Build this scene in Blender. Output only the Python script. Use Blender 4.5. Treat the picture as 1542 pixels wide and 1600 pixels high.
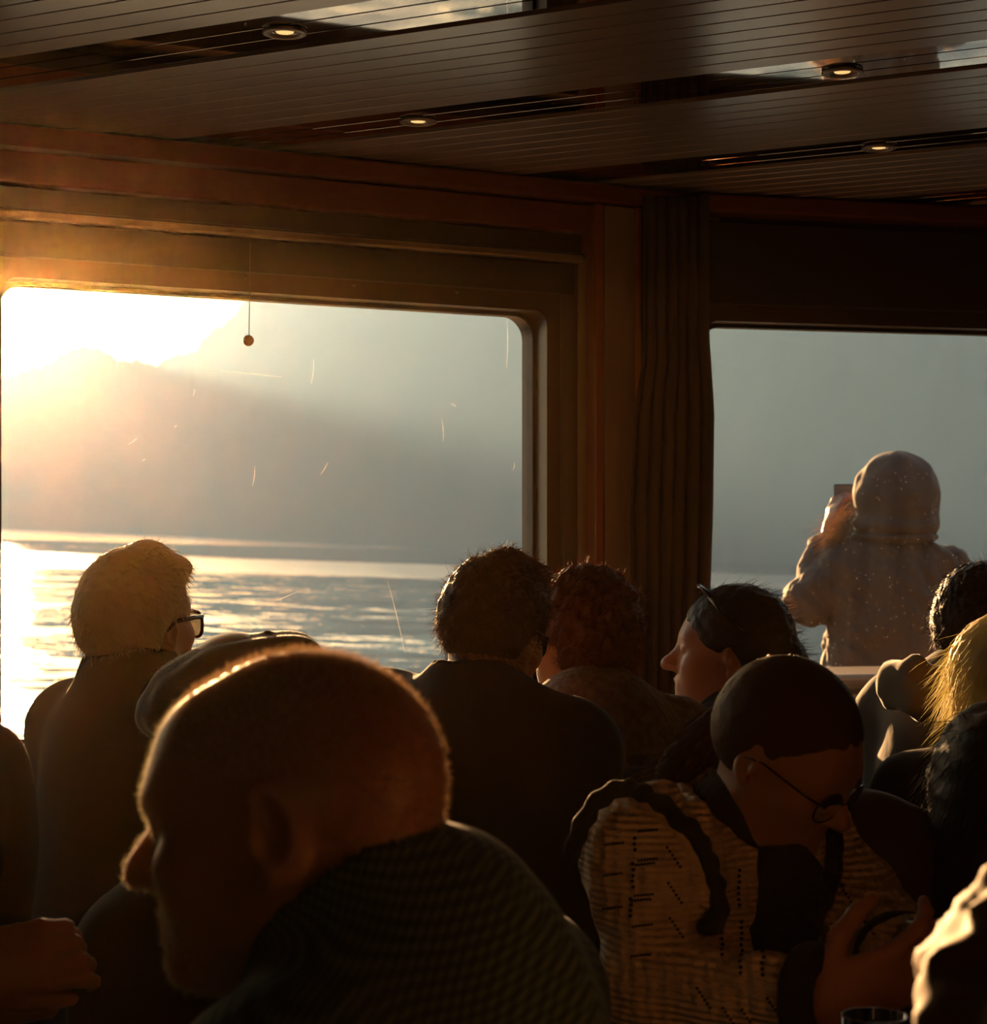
import bpy, bmesh, math, random
import numpy as np
from mathutils import Vector, Matrix

random.seed(7); rng = np.random.default_rng(7)
for o in list(bpy.data.objects): bpy.data.objects.remove(o)
scene = bpy.context.scene
COL = scene.collection

# ------------------------------------------------------------------ camera
EYE = 1.30; F = 3000.0; CX = 771.0; HY = 850.0      # eye height, focal length in px, principal column, level line
cam = bpy.data.cameras.new('camera'); camo = bpy.data.objects.new('camera', cam); COL.objects.link(camo)
camo.location = (0, 0, EYE); camo.rotation_euler = (math.pi/2, 0, 0)
cam.sensor_fit = 'HORIZONTAL'; cam.sensor_width = 36; cam.lens = 36*F/1542
cam.sensor_fit = 'VERTICAL'; cam.sensor_height = 36*1600/1542
cam.shift_y = (HY-800)/1600
cam.clip_end = 20000; cam.clip_start = .05
cam.dof.use_dof = True; cam.dof.focus_distance = 3.1; cam.dof.aperture_fstop = 10.0
scene.camera = camo

# ------------------------------------------------------------------ sky, sun, exposure
SUN_PX = (14, 512)
sd = Vector(((SUN_PX[0]-CX)/F, 1.0, (HY-SUN_PX[1])/F)).normalized()      # towards the sun
world = bpy.data.worlds.new('world'); scene.world = world; world.use_nodes = True
wn = world.node_tree.nodes; wl = world.node_tree.links
bg = wn['Background']
sky = wn.new('ShaderNodeTexSky'); sky.sky_type = 'NISHITA'; sky.sun_disc = False
sky.sun_elevation = math.asin(sd.z); sky.sun_rotation = math.atan2(sd.x, sd.y)
sky.altitude = 400; sky.air_density = 1.0; sky.dust_density = 2.0; sky.ozone_density = 1.0
wl.new(sky.outputs[0], bg.inputs[0]); bg.inputs[1].default_value = 0.55
sl = bpy.data.lights.new('sun', 'SUN'); slo = bpy.data.objects.new('sun', sl); COL.objects.link(slo)
slo.rotation_euler = sd.to_track_quat('Z', 'Y').to_euler(); slo.location = (-2, 8, 6)
sl.energy = 52.0; sl.angle = math.radians(0.6); sl.color = (1.0, 0.67, 0.38)
scene.view_settings.view_transform = 'Standard'; scene.view_settings.look = 'None'
scene.view_settings.gamma = 1; scene.view_settings.use_curve_mapping = False
scene.view_settings.exposure = -0.98
cy = scene.cycles
cy.use_denoising = True
cy.max_bounces = 8; cy.diffuse_bounces = 3; cy.glossy_bounces = 4; cy.transmission_bounces = 4
cy.transparent_max_bounces = 12; cy.volume_bounces = 0
cy.caustics_reflective = False; cy.caustics_refractive = False
cy.sample_clamp_indirect = 6.0; cy.adaptive_threshold = .02

# ------------------------------------------------------------------ helpers
def W(x, y, d):                              # a point d metres ahead that the lens sees at (x, y)
    return np.array([(x-CX)/F*d, d, EYE-(y-HY)/F*d])
def link(o, parent=None):
    COL.objects.link(o)
    if parent is not None: o.parent = parent
    return o
def tag(o, label=None, cat=None, group=None, kind=None):
    if label: o['label'] = label
    if cat: o['category'] = cat
    if group: o['group'] = group
    if kind: o['kind'] = kind
    return o
def empty(name, loc=(0, 0, 0)):
    o = bpy.data.objects.new(name, None); o.location = loc; o.empty_display_size = .1
    return link(o)
def place(o, parent):                        # meshes are written in world metres; keep them there under a moved Empty
    o.parent = parent
    if parent is not None:
        o.matrix_parent_inverse = Matrix.Translation(parent.location).inverted()
    return o
def mesh_obj(name, verts, faces, mat, parent=None, smooth=False):
    me = bpy.data.meshes.new(name)
    me.from_pydata([tuple(map(float, v)) for v in verts], [], faces); me.update()
    if smooth: me.polygons.foreach_set('use_smooth', [True]*len(me.polygons))
    if mat: me.materials.append(mat)
    o = bpy.data.objects.new(name, me); link(o)
    if parent is not None: place(o, parent)
    return o
def np_mesh(name, V, Fq, mat, parent=None, smooth=True):   # fast path: (n,3) verts, (m,k) faces
    V = np.ascontiguousarray(V, dtype=np.float32); Fq = np.ascontiguousarray(Fq, dtype=np.int32)
    me = bpy.data.meshes.new(name); m, k = Fq.shape
    me.vertices.add(len(V)); me.vertices.foreach_set('co', V.ravel())
    me.loops.add(m*k); me.loops.foreach_set('vertex_index', Fq.ravel())
    me.polygons.add(m); me.polygons.foreach_set('loop_start', np.arange(m, dtype=np.int32)*k)
    try: me.polygons.foreach_set('loop_total', np.full(m, k, dtype=np.int32))
    except Exception: pass
    if smooth: me.polygons.foreach_set('use_smooth', np.ones(m, dtype=bool))
    me.update(calc_edges=True); me.validate()
    if mat: me.materials.append(mat)
    o = bpy.data.objects.new(name, me); link(o)
    if parent is not None: place(o, parent)
    return o
class MB:                                     # collects boxes, prisms and tubes into one mesh
    def __init__(s): s.v = []; s.f = []
    def add(s, v, f):
        n = len(s.v); s.v += [tuple(map(float, p)) for p in v]; s.f += [[i+n for i in q] for q in f]; return s
    def box8(s, p):                           # p: 8 corners, bottom ring then top ring
        return s.add(p, [[3,2,1,0],[4,5,6,7],[0,1,5,4],[1,2,6,5],[2,3,7,6],[3,0,4,7]])
    def box(s, x0, x1, y0, y1, z0, z1):
        return s.box8([(x0,y0,z0),(x1,y0,z0),(x1,y1,z0),(x0,y1,z0),(x0,y0,z1),(x1,y0,z1),(x1,y1,z1),(x0,y1,z1)])
    def prism(s, poly, z0, z1):               # poly counter-clockwise in plan
        n = len(poly)
        v = [(x, y, z0) for x, y in poly]+[(x, y, z1) for x, y in poly]
        f = [list(range(n))[::-1], list(range(n, 2*n))]+[[i, (i+1) % n, n+(i+1) % n, n+i] for i in range(n)]
        return s.add(v, f)
    def tube(s, pts, r, n=8, closed=False):
        pts = [Vector(p) for p in pts]; m = len(pts)
        rs = r if hasattr(r, '__len__') else [r]*m
        v = []; up = None
        for i, p in enumerate(pts):
            if closed: t = (pts[(i+1) % m]-pts[i-1])
            else: t = pts[min(i+1, m-1)]-pts[max(i-1, 0)]
            t.normalize()
            if up is None: up = t.orthogonal().normalized()
            up = (up-t*up.dot(t)).normalized(); w = t.cross(up)
            for k in range(n):
                a = 2*math.pi*k/n; v.append(p+(up*math.cos(a)+w*math.sin(a))*rs[i])
        f = []
        for i in range(m if closed else m-1):
            for k in range(n):
                f.append([i*n+k, i*n+(k+1) % n, ((i+1) % m)*n+(k+1) % n, ((i+1) % m)*n+k])
        if not closed: f += [list(range(n))[::-1], [(m-1)*n+k for k in range(n)]]
        return s.add(v, f)
    def lathe(s, c, prof, n=24, axis=None):   # prof: (radius, height) pairs about a vertical axis through c
        v = []
        for r, h in prof:
            for k in range(n):
                a = 2*math.pi*k/n; v.append((c[0]+r*math.cos(a), c[1]+r*math.sin(a), c[2]+h))
        f = [[i*n+k, i*n+(k+1) % n, (i+1)*n+(k+1) % n, (i+1)*n+k] for i in range(len(prof)-1) for k in range(n)]
        return s.add(v, f)
    def ball(s, c, r, n=12, m=8, sc=(1, 1, 1)):
        return s.lathe(c, [(max(1e-5, r*math.sin(math.pi*i/m)), -r*math.cos(math.pi*i/m)) for i in range(m+1)], n)
    def build(s, name, mat, parent=None, smooth=False, bevel=0):
        o = mesh_obj(name, s.v, s.f, mat, parent, smooth)
        if bevel:
            b = o.modifiers.new('bevel', 'BEVEL'); b.width = bevel; b.segments = 2; b.limit_method = 'ANGLE'
        return o

# ------------------------------------------------------------------ materials
MATS = {}
def mat(name, col, rough=.6, metal=0, spec=.5, sss=0, bump=None, var=None, sheen=0, coat=0, emit=None, transl=0):
    """bump = (scale, strength, distance); var = (scale, second colour, contrast)"""
    if name in MATS: return MATS[name]
    m = bpy.data.materials.new(name); m.use_nodes = True; MATS[name] = m
    nt = m.node_tree; b = nt.nodes['Principled BSDF']; L = nt.links
    b.inputs['Base Color'].default_value = (*col, 1); b.inputs['Roughness'].default_value = rough
    b.inputs['Metallic'].default_value = metal; b.inputs['Specular IOR Level'].default_value = spec
    if sss:
        b.inputs['Subsurface Weight'].default_value = sss
        b.inputs['Subsurface Radius'].default_value = (1.0, .35, .18); b.inputs['Subsurface Scale'].default_value = .018
    if sheen:
        b.inputs['Sheen Weight'].default_value = sheen; b.inputs['Sheen Roughness'].default_value = .25
    if coat:
        b.inputs['Coat Weight'].default_value = coat; b.inputs['Coat Roughness'].default_value = .05
    if emit:
        b.inputs['Emission Color'].default_value = (*emit[0], 1); b.inputs['Emission Strength'].default_value = emit[1]
    tc = nt.nodes.new('ShaderNodeTexCoord')
    if var:
        n = nt.nodes.new('ShaderNodeTexNoise'); n.inputs['Scale'].default_value = var[0]; n.inputs['Detail'].default_value = 5
        r = nt.nodes.new('ShaderNodeMapRange'); r.inputs[1].default_value = .5-var[2]; r.inputs[2].default_value = .5+var[2]
        x = nt.nodes.new('ShaderNodeMix'); x.data_type = 'RGBA'
        x.inputs['A'].default_value = (*col, 1); x.inputs['B'].default_value = (*var[1], 1)
        L.new(tc.outputs['Object'], n.inputs['Vector']); L.new(n.outputs[0], r.inputs[0]); L.new(r.outputs[0], x.inputs['Factor'])
        L.new(x.outputs['Result'], b.inputs['Base Color'])
    if bump:
        n = nt.nodes.new('ShaderNodeTexNoise'); n.inputs['Scale'].default_value = bump[0]; n.inputs['Detail'].default_value = 4
        p = nt.nodes.new('ShaderNodeBump'); p.inputs['Strength'].default_value = bump[1]; p.inputs['Distance'].default_value = bump[2]
        L.new(tc.outputs['Object'], n.inputs['Vector']); L.new(n.outputs[0], p.inputs['Height']); L.new(p.outputs[0], b.inputs['Normal'])
    if transl:
        t = nt.nodes.new('ShaderNodeBsdfTranslucent'); t.inputs[0].default_value = (*[min(1, c*2.2) for c in col], 1)
        ms = nt.nodes.new('ShaderNodeMixShader'); ms.inputs[0].default_value = transl
        out = nt.nodes['Material Output']
        L.new(b.outputs[0], ms.inputs[1]); L.new(t.outputs[0], ms.inputs[2]); L.new(ms.outputs[0], out.inputs[0])
    return m

def wood(name, c1, c2, rough=.35, axis=(1, 14, 14)):
    m = mat(name, c1, rough); nt = m.node_tree; b = nt.nodes['Principled BSDF']; L = nt.links
    tc = nt.nodes.new('ShaderNodeTexCoord'); mp = nt.nodes.new('ShaderNodeMapping'); mp.inputs['Scale'].default_value = axis
    n = nt.nodes.new('ShaderNodeTexNoise'); n.inputs['Scale'].default_value = 6; n.inputs['Detail'].default_value = 6
    x = nt.nodes.new('ShaderNodeMix'); x.data_type = 'RGBA'; x.inputs['A'].default_value = (*c1, 1); x.inputs['B'].default_value = (*c2, 1)
    L.new(tc.outputs['Object'], mp.inputs[0]); L.new(mp.outputs[0], n.inputs['Vector']); L.new(n.outputs[0], x.inputs['Factor'])
    L.new(x.outputs['Result'], b.inputs['Base Color'])
    return m

def glass_mat(name, refl=.5, dust=.006, tint=(.97, .98, .97)):
    m = bpy.data.materials.new(name); m.use_nodes = True; nt = m.node_tree; L = nt.links
    nt.nodes.remove(nt.nodes['Principled BSDF']); out = nt.nodes['Material Output']
    t = nt.nodes.new('ShaderNodeBsdfTransparent'); t.inputs[0].default_value = (*tint, 1)
    g = nt.nodes.new('ShaderNodeBsdfGlossy'); g.inputs['Roughness'].default_value = .01
    fr = nt.nodes.new('ShaderNodeFresnel'); fr.inputs[0].default_value = 1.5
    m1 = nt.nodes.new('ShaderNodeMixShader')
    mu = nt.nodes.new('ShaderNodeMath'); mu.operation = 'MULTIPLY'; mu.inputs[1].default_value = refl*2
    L.new(fr.outputs[0], mu.inputs[0]); L.new(mu.outputs[0], m1.inputs[0]); L.new(t.outputs[0], m1.inputs[1]); L.new(g.outputs[0], m1.inputs[2])
    tl = nt.nodes.new('ShaderNodeBsdfTranslucent'); tl.inputs[0].default_value = (.9, .9, .88, 1)
    # dried drips and dust specks on the pane
    tc = nt.nodes.new('ShaderNodeTexCoord'); mp = nt.nodes.new('ShaderNodeMapping'); mp.inputs['Scale'].default_value = (26, 26, 3)
    n = nt.nodes.new('ShaderNodeTexNoise'); n.inputs['Scale'].default_value = 1.0; n.inputs['Detail'].default_value = 3
    v = nt.nodes.new('ShaderNodeTexVoronoi'); v.inputs['Scale'].default_value = 90
    sp = nt.nodes.new('ShaderNodeMapRange'); sp.inputs[1].default_value = .10; sp.inputs[2].default_value = .04; sp.inputs[3].default_value = 0; sp.inputs[4].default_value = .10
    dr = nt.nodes.new('ShaderNodeMapRange'); dr.inputs[1].default_value = .35; dr.inputs[2].default_value = .75; dr.inputs[3].default_value = dust*.3; dr.inputs[4].default_value = dust*.7
    ad = nt.nodes.new('ShaderNodeMath'); ad.operation = 'ADD'
    m2 = nt.nodes.new('ShaderNodeMixShader')
    L.new(tc.outputs['Object'], mp.inputs[0]); L.new(mp.outputs[0], n.inputs['Vector']); L.new(tc.outputs['Object'], v.inputs['Vector'])
    L.new(n.outputs[0], dr.inputs[0]); L.new(v.outputs['Distance'], sp.inputs[0]); L.new(dr.outputs[0], ad.inputs[0]); L.new(sp.outputs[0], ad.inputs[1])
    L.new(ad.outputs[0], m2.inputs[0]); L.new(m1.outputs[0], m2.inputs[1]); L.new(tl.outputs[0], m2.inputs[2]); L.new(m2.outputs[0], out.inputs[0])
    return m

M_slat = mat('slat_lacquer', (.68, .61, .52), .25, metal=.55, spec=.9, bump=(3, .03, .01))
M_gloss = mat('slat_mirror', (.86, .82, .76), .03, metal=1)
M_dark = mat('ceiling_void', (.012, .010, .009), .8)
M_wood = wood('cherry_wood', (.26, .085, .03), (.17, .05, .018), .32)
M_woodv = wood('cherry_wood_upright', (.42, .15, .045), (.28, .085, .025), .3, (14, 14, 1))
M_beige = mat('beige_laminate', (.36, .29, .21), .5, var=(2, (.33, .26, .19), .2))
M_grey = mat('grey_laminate', (.085, .07, .058), .5)
M_frame = mat('brown_metal', (.075, .05, .036), .4, metal=.3)
M_rubber = mat('black_rubber', (.015, .014, .013), .6)
M_blind = mat('blind_cloth', (.05, .042, .036), .8, bump=(300, .2, .002))
M_rail = mat('rail_metal', (.36, .28, .20), .35, metal=.8)
M_carpet = mat('carpet', (.035, .025, .022), .95, bump=(400, .5, .004))
M_wall = mat('dark_panel', (.05, .036, .028), .6)
M_glass = glass_mat('window_glass')
M_cream = mat('cream_paint', (.75, .62, .45), .45)
M_deck = mat('deck_paint', (.30, .27, .23), .7, bump=(60, .2, .003))
M_chrome = mat('chrome', (.75, .72, .68), .15, metal=1)
M_bulb = mat('bulb', (.9, .7, .4), .4, emit=((1, .62, .22), 2.0))
M_leather = mat('dark_leather', (.03, .024, .022), .38, bump=(60, .15, .004))
M_table = wood('table_wood', (.10, .05, .03), (.06, .03, .02), .3)

# ------------------------------------------------------------------ room plan
CEIL = EYE+.77
oA = np.array([.105, 4.10]); aA = np.array([.886, .4636]); nA = np.array([.4636, -.886])      # long window wall
CORN = np.array([.406, 4.258]); aB = np.array([.9706, .2407]); nB = np.array([.2407, -.9706])  # front window wall
def pA(s, z, n=0): q = oA+aA*s+nA*n; return (q[0], q[1], z)
def pB(s, z, n=0): q = CORN+aB*s+nB*n; return (q[0], q[1], z)
def sA(px, n=0):                             # where along wall A (n inward) the lens sees column px
    t = (px-CX)/F; q = oA+nA*n; return (t*q[1]-q[0])/(aA[0]-t*aA[1])
def sB(px, n=0):
    t = (px-CX)/F; q = CORN+nB*n; return (t*q[1]-q[0])/(aB[0]-t*aB[1])
def wbox(mb, p, s0, s1, z0, z1, n0, n1):     # box in wall coordinates, n0<n1 inward
    mb.box8([p(s0,z0,n1), p(s1,z0,n1), p(s1,z0,n0), p(s0,z0,n0), p(s0,z1,n1), p(s1,z1,n1), p(s1,z1,n0), p(s0,z1,n0)])
    return mb
A_END = -2.75; cornA = oA+aA*A_END; cornB = CORN+aB*2.67
ROOM = [tuple(cornA), (-2.6, -1.8), (3.0, -1.8), tuple(cornB), tuple(CORN)]   # counter-clockwise seen from above
T = .10

# floor
fl = MB().prism([(-2.75, -1.95), (3.15, -1.95), (3.15, 5.1), (.4, 4.42), (-2.45, 2.95)], -.06, 0).build('floor', M_carpet)
tag(fl, 'dark carpeted saloon floor', 'floor', kind='structure')

# window walls: openings framed by boxes
ZT = EYE+.489; ZB = EYE-.369               # clear glass top and bottom
WA = [(-1.143, 0.0), (-2.55, -1.33)]
def wall_with(name, p, s0, s1, wins, mat_, z1=None):
    mb = MB(); z1 = z1 or CEIL+.03; e = .06
    xs = sorted(wins); cur = s0
    for a, b in xs:
        wbox(mb, p, cur, a-e, 0, z1, -T, 0); cur = b+e
        wbox(mb, p, a-e, b+e, 0, ZB-e, -T, 0); wbox(mb, p, a-e, b+e, ZT+e, z1, -T, 0)
    wbox(mb, p, cur, s1, 0, z1, -T, 0)
    return mb.build(name, mat_)
wA = tag(wall_with('wall_left', pA, A_END, sA(1052), WA, M_wall), 'dark panelled saloon wall around the long window', 'wall', kind='structure')
B0 = sB(1100); WB = [(B0+.01, 1.75)]
wB = tag(wall_with('wall_front', pB, .0, 2.67, WB, M_wall), 'dark panelled front wall around the right window', 'wall', kind='structure')
tag(MB().box8([(cornA[0], cornA[1], 0), (cornA[0]-.1, cornA[1]+.02, 0), (-2.7, -1.9, 0), (-2.6, -1.8, 0),
               (cornA[0], cornA[1], CEIL+.03), (cornA[0]-.1, cornA[1]+.02, CEIL+.03), (-2.7, -1.9, CEIL+.03), (-2.6, -1.8, CEIL+.03)]).build('wall_side', M_wall),
    'dark side wall of the saloon', 'wall', kind='structure')
tag(MB().box(-2.7, 3.1, -1.9, -1.8, 0, CEIL+.03).build('wall_back', M_wall), 'dark back wall of the saloon', 'wall', kind='structure')
tag(MB().box(3.0, 3.1, -1.8, cornB[1], 0, CEIL+.03).build('wall_right', M_wall), 'dark right wall of the saloon', 'wall', kind='structure')

# windows: frame ring, gasket ring, pane
def ring(p, s0, s1, z0, z1, w, rad, n0, n1, rin=None):
    """rounded rectangle opening (s0..s1, z0..z1), ring of width w around it, from depth n0 to n1"""
    def rr(s0, s1, z0, z1, r, k=8):
        pts = []
        for cx_, cz_, a0 in ((s1-r, z1-r, 0), (s0+r, z1-r, 90), (s0+r, z0+r, 180), (s1-r, z0+r, 270)):
            for i in range(k+1):
                a = math.radians(a0+90*i/k); pts.append((cx_+r*math.cos(a), cz_+r*math.sin(a)))
        return pts
    inn = rr(s0, s1, z0, z1, rad); out = rr(s0-w, s1+w, z0-w, z1+w, rin if rin is not None else .004)
    n = len(inn); v = []
    for d in (n0, n1): v += [p(s, z, d) for s, z in inn]+[p(s, z, d) for s, z in out]
    f = []
    for i in range(n):
        j = (i+1) % n
        f += [[2*n+i, 2*n+j, 3*n+j, 3*n+i], [j, i, n+i, n+j], [i, j, 2*n+j, 2*n+i], [n+j, n+i, 3*n+i, 3*n+j]]
    return v, f
def window(n, p, s0, s1, label, screws=()):
    root = empty('window_%d' % n, p((s0+s1)/2, ZB-.06)); tag(root, label, 'window', kind='structure')
    v, f = ring(p, s0, s1, ZB, ZT, .009, .045, -.075, -.045, .05); mesh_obj('gasket', v, f, M_rubber, root)
    v, f = ring(p, s0-.008, s1+.008, ZB-.008, ZT+.008, .052, .03, -.06, .004); mesh_obj('window_frame', v, f, M_frame, root)
    v, f = ring(p, s0-.004, s1+.004, ZB-.004, ZT+.004, .05, .05, -.10, -.075); mesh_obj('outer_frame', v, f, M_rubber, root)
    pane = MB(); wbox(pane, p, s0-.02, s1+.02, ZB-.02, ZT+.02, -.068, -.062)
    v8 = [p(s0-.004, ZB-.004, -.065), p(s1+.004, ZB-.004, -.065), p(s1+.004, ZT+.004, -.065), p(s0-.004, ZT+.004, -.065)]
    pn = mesh_obj('pane', v8, [[0, 1, 2, 3]], M_glass, root)
    for sx in screws:
        c = p(sx, ZT+.036, .005); mb = MB().ball(c, .0055, 8, 6); mb.build('screw', M_chrome, root, True)
    return root, pn
w1, pane1 = window(1, pA, *WA[0], 'long saloon window with rounded corners, scratched glass, looking onto the sunset lake', [sA(382), sA(551), sA(712)])
w2, pane2 = window(2, pB, *WB[0], 'front saloon window right of the curtain, reflecting the room')
w3, pane3 = window(3, pA, *WA[1], 'saloon window further left past the mullion')

# scratches on the long pane: fine bright hairlines
scr = [((792,497),(791,576)),((320,577),(440,589)),((490,560),(486,600)),((303,607),(301,619)),((200,695),(214,684)),((222,720),(226,717)),
       ((398,728),(394,760)),((605,906),(632,1020)),((424,941),(468,923)),((690,655),(692,690)),((704,630),(712,636)),((500,742),(512,722)),((803,722),(801,735)),((60,640),(66,634)),((272,668),(275,664))]
mb = MB()
for (x0, y0), (x1, y1) in scr:
    pts = []
    for k in range(5):
        t = k/4; s = sA(x0+(x1-x0)*t, -.06); d = (oA+aA*s+nA*-.06)[1]
        pts.append(W(x0+(x1-x0)*t+math.sin(t*3)*1.5, y0+(y1-y0)*t, d))
    mb.tube(pts, [.0001, .0004, .0005, .0004, .0001], 4)
M_scr = mat('scratch', (.9, .85, .75), .3, transl=.6)
tag(mb.build('scratches', M_scr, w1), 'fine bright scratches in the glass', kind='stuff')

# window wall dressing (wall A): sill, upper fascia, blind cassette, rail
def strip(name, p, s0, s1, z0, z1, n0, n1, m, label, cat='trim', bevel=.004):
    mb = MB(); wbox(mb, p, s0, s1, z0, z1, n0, n1); o = mb.build(name, m, bevel=bevel); return tag(o, label, cat, kind='structure')
SE = sA(930, .06)
dz = lambda y, d=4.1: EYE-(y-HY)/F*d
strip('trim_1', pA, A_END+.02, sA(930, .02), dz(363), CEIL-.045, .001, .045, M_wood, 'reddish cherry wood fascia board above the long window')
strip('trim_2', pA, A_END+.02, sA(905, .0), dz(397), dz(363), .001, .012, M_grey, 'dark recessed strip under the wood fascia')
sillA = strip('trim_3', pA, A_END+.02, sA(880), ZB-.11, ZB-.066, .001, .10, M_wood, 'cherry wood sill ledge under the long window')
# cornice along both walls
def cornice(p, s0, s1, n, name, label):
    mb = MB(); wbox(mb, p, s0, s1, CEIL-.042, CEIL-.003, .001, n); return tag(mb.build(name, M_wood, bevel=.006), label, 'trim', kind='structure')
cornice(pA, A_END+.02, sA(1062, .06), .075, 'trim_4', 'reddish wooden cornice where the ceiling meets the long wall')
cornice(pB, .03, 2.6, .075, 'trim_5', 'reddish wooden cornice above the front wall')

# roller blind under the fascia of the long window
rb = empty('roller_blind', pA(-.55, dz(460), .03)); tag(rb, 'rolled-up dark roller blind above the long window', 'blind')
mb = MB(); wbox(mb, pA, -1.28, sA(903, .02), dz(412)+.004, dz(397), .004, .058); mb.build('cassette', M_grey, rb, bevel=.01)
mb = MB(); wbox(mb, pA, -1.28, sA(900, .03), dz(413), dz(402), .04, .064); mb.build('bottom_rail', M_rail, rb, bevel=.004)
mb = MB(); wbox(mb, pA, -1.26, sA(895, .02), dz(460), dz(413), .008, .03); mb.build('cloth', M_blind, rb, bevel=.004)
# pull cord with its ball
dcord = 3.68
bc = W(388, 532, dcord)
pc = empty('blind_pull', tuple(bc)); tag(pc, 'thin blind pull cord ending in a small dark wooden ball', 'pull cord')
MB().tube([W(391, 378, dcord), W(390, 460, dcord), W(389, 524, dcord)], .0009, 6).build('cord', mat('cord', (.12, .09, .06), .8), pc)
MB().ball(tuple(bc), .0108, 16, 12).build('ball', mat('ball_wood', (.07, .04, .03), .5), pc, True)

# column between the windows
colroot = empty('column', tuple(pA(sA(965, .05), 0, .05))); tag(colroot, 'beige laminate column with cherry wood edges between the two windows', 'column', kind='structure')
def colpiece(name, x0, x1, n0, n1, m, z0=0.0, z1=None):
    mb = MB(); wbox(mb, pA, sA(x0, n1), sA(x1, n1), z0, z1 or CEIL-.045, n0, n1); return mb.build(name, m, colroot, bevel=.003)
colpiece('jamb_panel', 880, 905, .001, .018, M_grey, z1=dz(397))
colpiece('side_panel', 905, 929, .001, .026, M_beige, z1=dz(397))
colpiece('wood_edge', 931, 944, .001, .066, M_woodv)
colpiece('front_panel', 945, 994, .001, .058, M_beige)
colpiece('wood_edge', 995, 1003, .001, .066, M_woodv)
colpiece('back_panel', 1004, 1040, .001, .03, M_wall)

# front wall dressing
strip('trim_6', pB, .06, 2.6, dz(478, 4.3), dz(350, 4.3), .001, .02, mat('blind_box', (.035, .028, .024), .7), 'near-black blind panel above the front window')
strip('trim_7', pB, .06, 2.6, ZB-.11, ZB-.064, .001, .09, M_woodv, 'cherry wood ledge below the front window')
strip('trim_8', pB, .06, 2.6, ZB-.062, ZB-.022, .001, .05, M_cream, 'cream sill strip below the front window')
strip('trim_9', pB, .06, 2.6, ZB-.02, ZB-.008, .006, .06, M_chrome, 'bright metal sill edge below the front window')

# ------------------------------------------------------------------ ceiling: slats at 28 degrees, three polished ones per bay
th = math.radians(28); dS = np.array([math.cos(th), -math.sin(th)]); nS = np.array([math.sin(th), math.cos(th)])
ceil = tag(MB().prism([(-2.7, -1.9), (3.1, -1.9), (3.1, cornB[1]+.1), (CORN[0], CORN[1]+.1), (cornA[0]-.1, cornA[1]+.05)], CEIL+.016, CEIL+.03).build('ceiling', M_dark),
           'dark slatted saloon ceiling with polished strips', 'ceiling', kind='structure')
def clip(poly, a, b):                        # keep left of a->b
    out = []
    e = (b[0]-a[0], b[1]-a[1])
    side = lambda p: e[0]*(p[1]-a[1])-e[1]*(p[0]-a[0])
    for i in range(len(poly)):
        p, q = poly[i], poly[(i+1) % len(poly)]; sp, sq = side(p), side(q)
        if sp >= 0: out.append(p)
        if sp*sq < 0:
            t = sp/(sp-sq); out.append((p[0]+(q[0]-p[0])*t, p[1]+(q[1]-p[1])*t))
    return out
PITCH = .62/11; k = 0
inner = []
for kk in range(-14, 62):
    n0 = 2.409-1.5*PITCH+kk*PITCH; gl = (kk % 11) in (0, 1, 2)
    g = .0022
    q = [n0+g, n0+PITCH-g]
    poly = [tuple(nS*q[0]-dS*5), tuple(nS*q[0]+dS*5), tuple(nS*q[1]+dS*5), tuple(nS*q[1]-dS*5)]
    for a, b in zip(ROOM, ROOM[1:]+ROOM[:1]):
        poly = clip(poly, a, b)
        if len(poly) < 3: break
    if len(poly) < 3: continue
    zl = CEIL+(.004 if gl else 0)
    MB().prism(poly, zl, CEIL+.0155).build('slat', M_gloss if gl else M_slat, ceil, bevel=.0007)

# downlights
for x, y, lab in ((445, 52, 'nearest the top edge, in the left polished strip'), (653, 191, 'above the long window'), (1316, 114, 'in the polished strip mirroring the hooded figure'), (1373, 232, 'closest to the dark front wall')):
    d = .77*F/(HY-y); c = W(x, y, d)
    r = empty('downlight', tuple(c)); tag(r, 'small round recessed ceiling downlight '+lab, 'lamp', 'recessed ceiling downlights')
    R_ = .034
    MB().lathe((c[0], c[1], CEIL), [(R_, .002), (R_, -.0008), (R_*.9, -.002), (R_*.68, -.002), (R_*.62, .003)], 28).build('ring', mat('lamp_ring', (.34, .27, .2), .35, metal=.6), r, True)
    MB().lathe((c[0], c[1], CEIL), [(R_*.62, .002), (R_*.55, .0035), (R_*.36, .002)], 28).build('reflector', M_chrome, r, True)
    MB().lathe((c[0], c[1], CEIL), [(R_*.42, .003), (R_*.38, .001), (R_*.2, .0), (.0005, -.0005)], 20).build('bulb', M_bulb, r, True)

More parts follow.
